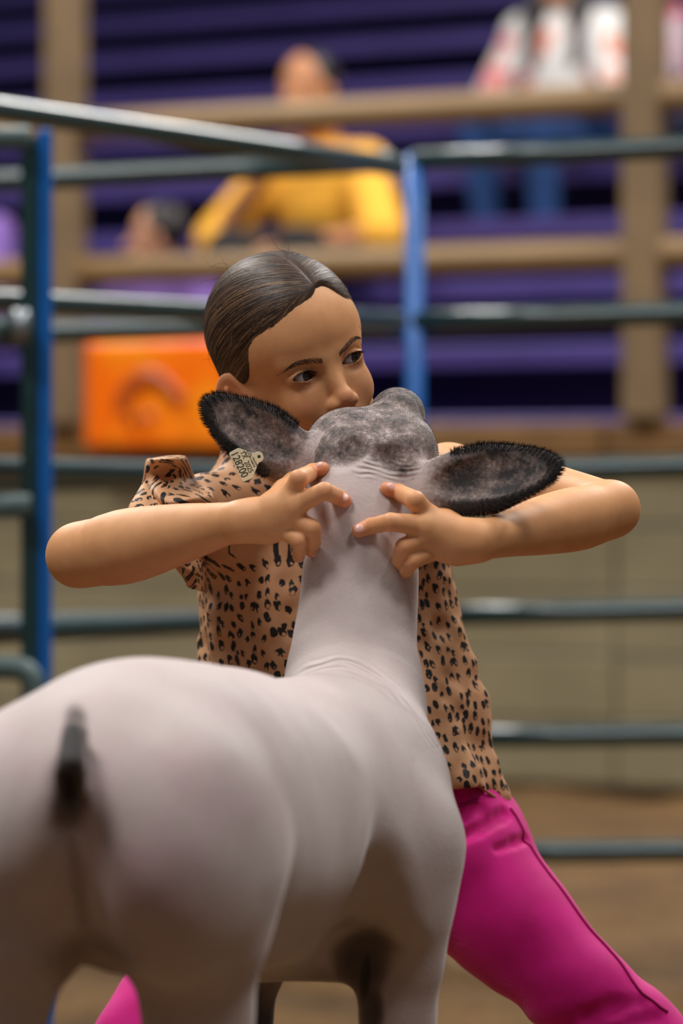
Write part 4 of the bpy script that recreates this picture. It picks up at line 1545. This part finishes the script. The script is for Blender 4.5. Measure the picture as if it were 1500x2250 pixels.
# standing collar frill
rows = []
for j, (rad, up) in enumerate(((.0495, .0), (.0515, .010), (.056, .019))):
    r_ = []
    for k in range(49):
        a_ = 2 * math.pi * k / 48
        rr = rad + (.0035 * math.sin(a_ * 13) * j)
        c_ = P(600, 1020, 4.255)
        r_.append(c_ + np.array([rr * math.cos(a_), rr * math.sin(a_), up - .022 * math.cos(a_) * .3 + .002 * math.sin(a_ * 9) * j]))
    rows.append(r_)
G = np.array(rows); m = 49
i = (np.arange(2)[:, None] * m + np.arange(m - 1)[None]).ravel()
me = mesh_np('collar_frill', G.reshape(-1, 3), np.stack([i, i + 1, i + m + 1, i + m], 1))
aa = np.tile(np.arange(m) / 48 * .32, 3)
attr(me, 'cloth', np.stack([aa, np.repeat([0, .01, .02], m), 0 * aa], 1))
o = link('collar_frill', me, M_leo, shirt, smooth=True)
o.modifiers.new('thick', 'SOLIDIFY').thickness = .0011
# turned hem along the bottom edge
hp = []
for a_ in np.linspace(-.2, 1.75, 60):
    z_ = .57
    for _ in range(4):
        rx_, ry_, cx_ = np.interp(-z_, -TZ, TRX), np.interp(-z_, -TZ, TRY), np.interp(-z_, -TZ, TCX)
        x_ = cx_ + rx_ * math.sin(a_)
        z_ = CAM_H - (np.interp(x_, [-.15, .09, .135, .162, .2], [1735, 1722, 1716, 1762, 1790]) - HY) * TYc / FPX
    hp.append((x_, TYc - ry_ * math.cos(a_), z_))
tube('hem', hp, .0016, M_hem, shirt, 6)

# ------------------------------------------------------------------ hot pink jeans
t = NT('hot_pink_denim')
n1 = t.ramp(t.noise(24, 4), .3, .7)
t.base(t.mix(n1, lin(228, 8, 142), lin(212, 2, 128)))
wv = t.n('ShaderNodeTexWave', wave_type='BANDS', bands_direction='DIAGONAL'); wv.inputs['Scale'].default_value = 260; wv.inputs['Distortion'].default_value = .6
t.l(t.coord(), wv.inputs['Vector'])
t.bump(wv.outputs['Fac'], .22, .0006)
t.p(Roughness=.75, Sheen_Weight=.2, Specular_IOR_Level=.3)
M_pink = t.m
pf = Field()
pf.ell(P(812, 1835, 4.28), (.141, .105, .080))
pf.cap(P(812, 1760, 4.28), P(812, 1810, 4.28), .112, .128, k=.02, flat=(0, 1, 0), fs=.78)
Lleg = [PR(985, 1862, 4.27, 152), PR(1112, 2018, 4.24, 132), PR(1275, 2180, 4.20, 108), PR(1400, 2275, 4.18, 97), (np.array([.345, 4.22, .20]), .043), (np.array([.385, 4.26, .075]), .043)]
Rleg = [PR(680, 1870, 4.28, 152), PR(500, 2060, 4.25, 130), PR(352, 2235, 4.21, 104), PR(300, 2300, 4.19, 95), (np.array([-.235, 4.23, .20]), .043), (np.array([-.26, 4.27, .075]), .043)]
pf.chain(Lleg, k=.02, k0=.05)
pf.chain(Rleg, k=.02, k0=.05)
# hip creases and the yoke line of the pocket


def groove(f, pts, r, dep, k, y0=4.0, y1=4.4):
    q = [P(a, b, front_y(f, a, b, y0, y1) - r + dep) for a, b in pts]
    f.chain([(c, r) for c in q], k=k, mode='s')


groove(pf, [(960, 1868), (1000, 1850), (1050, 1825), (1100, 1795), (1112, 1786)], .005, .006, .006)
groove(pf, [(955, 1795), (1010, 1785), (1060, 1775)], .006, .003, .008)
groove(pf, [(1090, 1868), (1130, 1852), (1158, 1842)], .004, .004, .006)
groove(pf, [(1290, 2240), (1350, 2215), (1400, 2200)], .008, .004, .01)
groove(pf, [(1330, 2275), (1390, 2245), (1440, 2235)], .008, .005, .01)
pf.func(lambda p, d: d + .006 * (vnoise(p * [14, 14, 22], 1.0, 12) - .5) + .002 * np.sin((p[..., 2] * 1.0 - p[..., 0] * .7) * 120 + 6 * vnoise(p, 9, 13)) * (sstep(-p[..., 2], -.40, -.34) * .8 + .25 * sstep(p[..., 2], .50, .56)), (0, 4.25, .4), 1.0)
V, Q = pf.mesh(.0028, (-.42, 4.05, .02), (.50, 4.45, .66), 1)
pants = link('trousers', mesh_np('trousers', V, Q), M_pink, girl, smooth=True)


def to_surface(field, pts, lift=0.0, n=6):
    p = np.array(pts, float)
    for _ in range(n):
        d = field.eval(p); g = field.grad(p)
        p = p - g * (d - lift)[:, None]
    return p


M_seam = plain('pink_seam_thread', lin(178, 0, 104), .8)
side = catmull([P(1118, 1778, 4.24), P(1150, 1838, 4.235), P(1200, 1900, 4.225), P(1290, 2040, 4.20), P(1380, 2170, 4.17), P(1450, 2240, 4.165)], 60)
tube('side_seam', to_surface(pf, side, .0006), .0016, M_seam, pants, 6)
wb_ = catmull([P(955, 1738, 4.17), P(1000, 1748, 4.17), P(1050, 1742, 4.175), P(1085, 1730, 4.19)], 30)
tube('pocket_seam', to_surface(pf, wb_, .0004), .0009, M_seam, pants, 6)
wb2 = catmull([P(960, 1752, 4.17), P(1003, 1762, 4.17), P(1052, 1756, 4.175), P(1095, 1745, 4.19)], 30)
tube('pocket_seam', to_surface(pf, wb2, .0003), .0006, M_seam, pants, 6)

M_boot = plain('brown_leather_boot', lin(96, 60, 36), .5)
M_sole = plain('dark_boot_sole', lin(40, 30, 26), .7)
for (x, y, sx) in ((.385, 4.26, 1), (-.26, 4.27, -1)):
    f = Field()
    f.cap((x, y, .14), (x, y, .06), .038, .036)
    f.chain([((x, y, .05), .036), ((x + sx * .03, y - .08, .045), .034), ((x + sx * .055, y - .15, .038), .027)], k=.02, k0=.03)
    f.func(lambda p, d: np.maximum(d, .02 - p[..., 2]), (x, y, .1), .5)
    lo, hi = (x - .12, y - .22, 0), (x + .12, y + .07, .2)
    V_, Q_ = f.mesh(.003, lo, hi, 1)
    bo_ = link('boot', mesh_np('boot', V_, Q_), M_boot, girl, smooth=True)
    f = Field()
    f.chain([((x, y, .03), .040), ((x + sx * .03, y - .08, .03), .038), ((x + sx * .055, y - .15, .03), .031)], k=.02)
    f.func(lambda p, d: np.maximum(np.maximum(d, p[..., 2] - .024), .002 - p[..., 2]), (x, y, .02), .5)
    V_, Q_ = f.mesh(.003, lo, hi, 0)
    link('boot_sole', mesh_np('boot_sole', V_, Q_), M_sole, bo_, smooth=True)
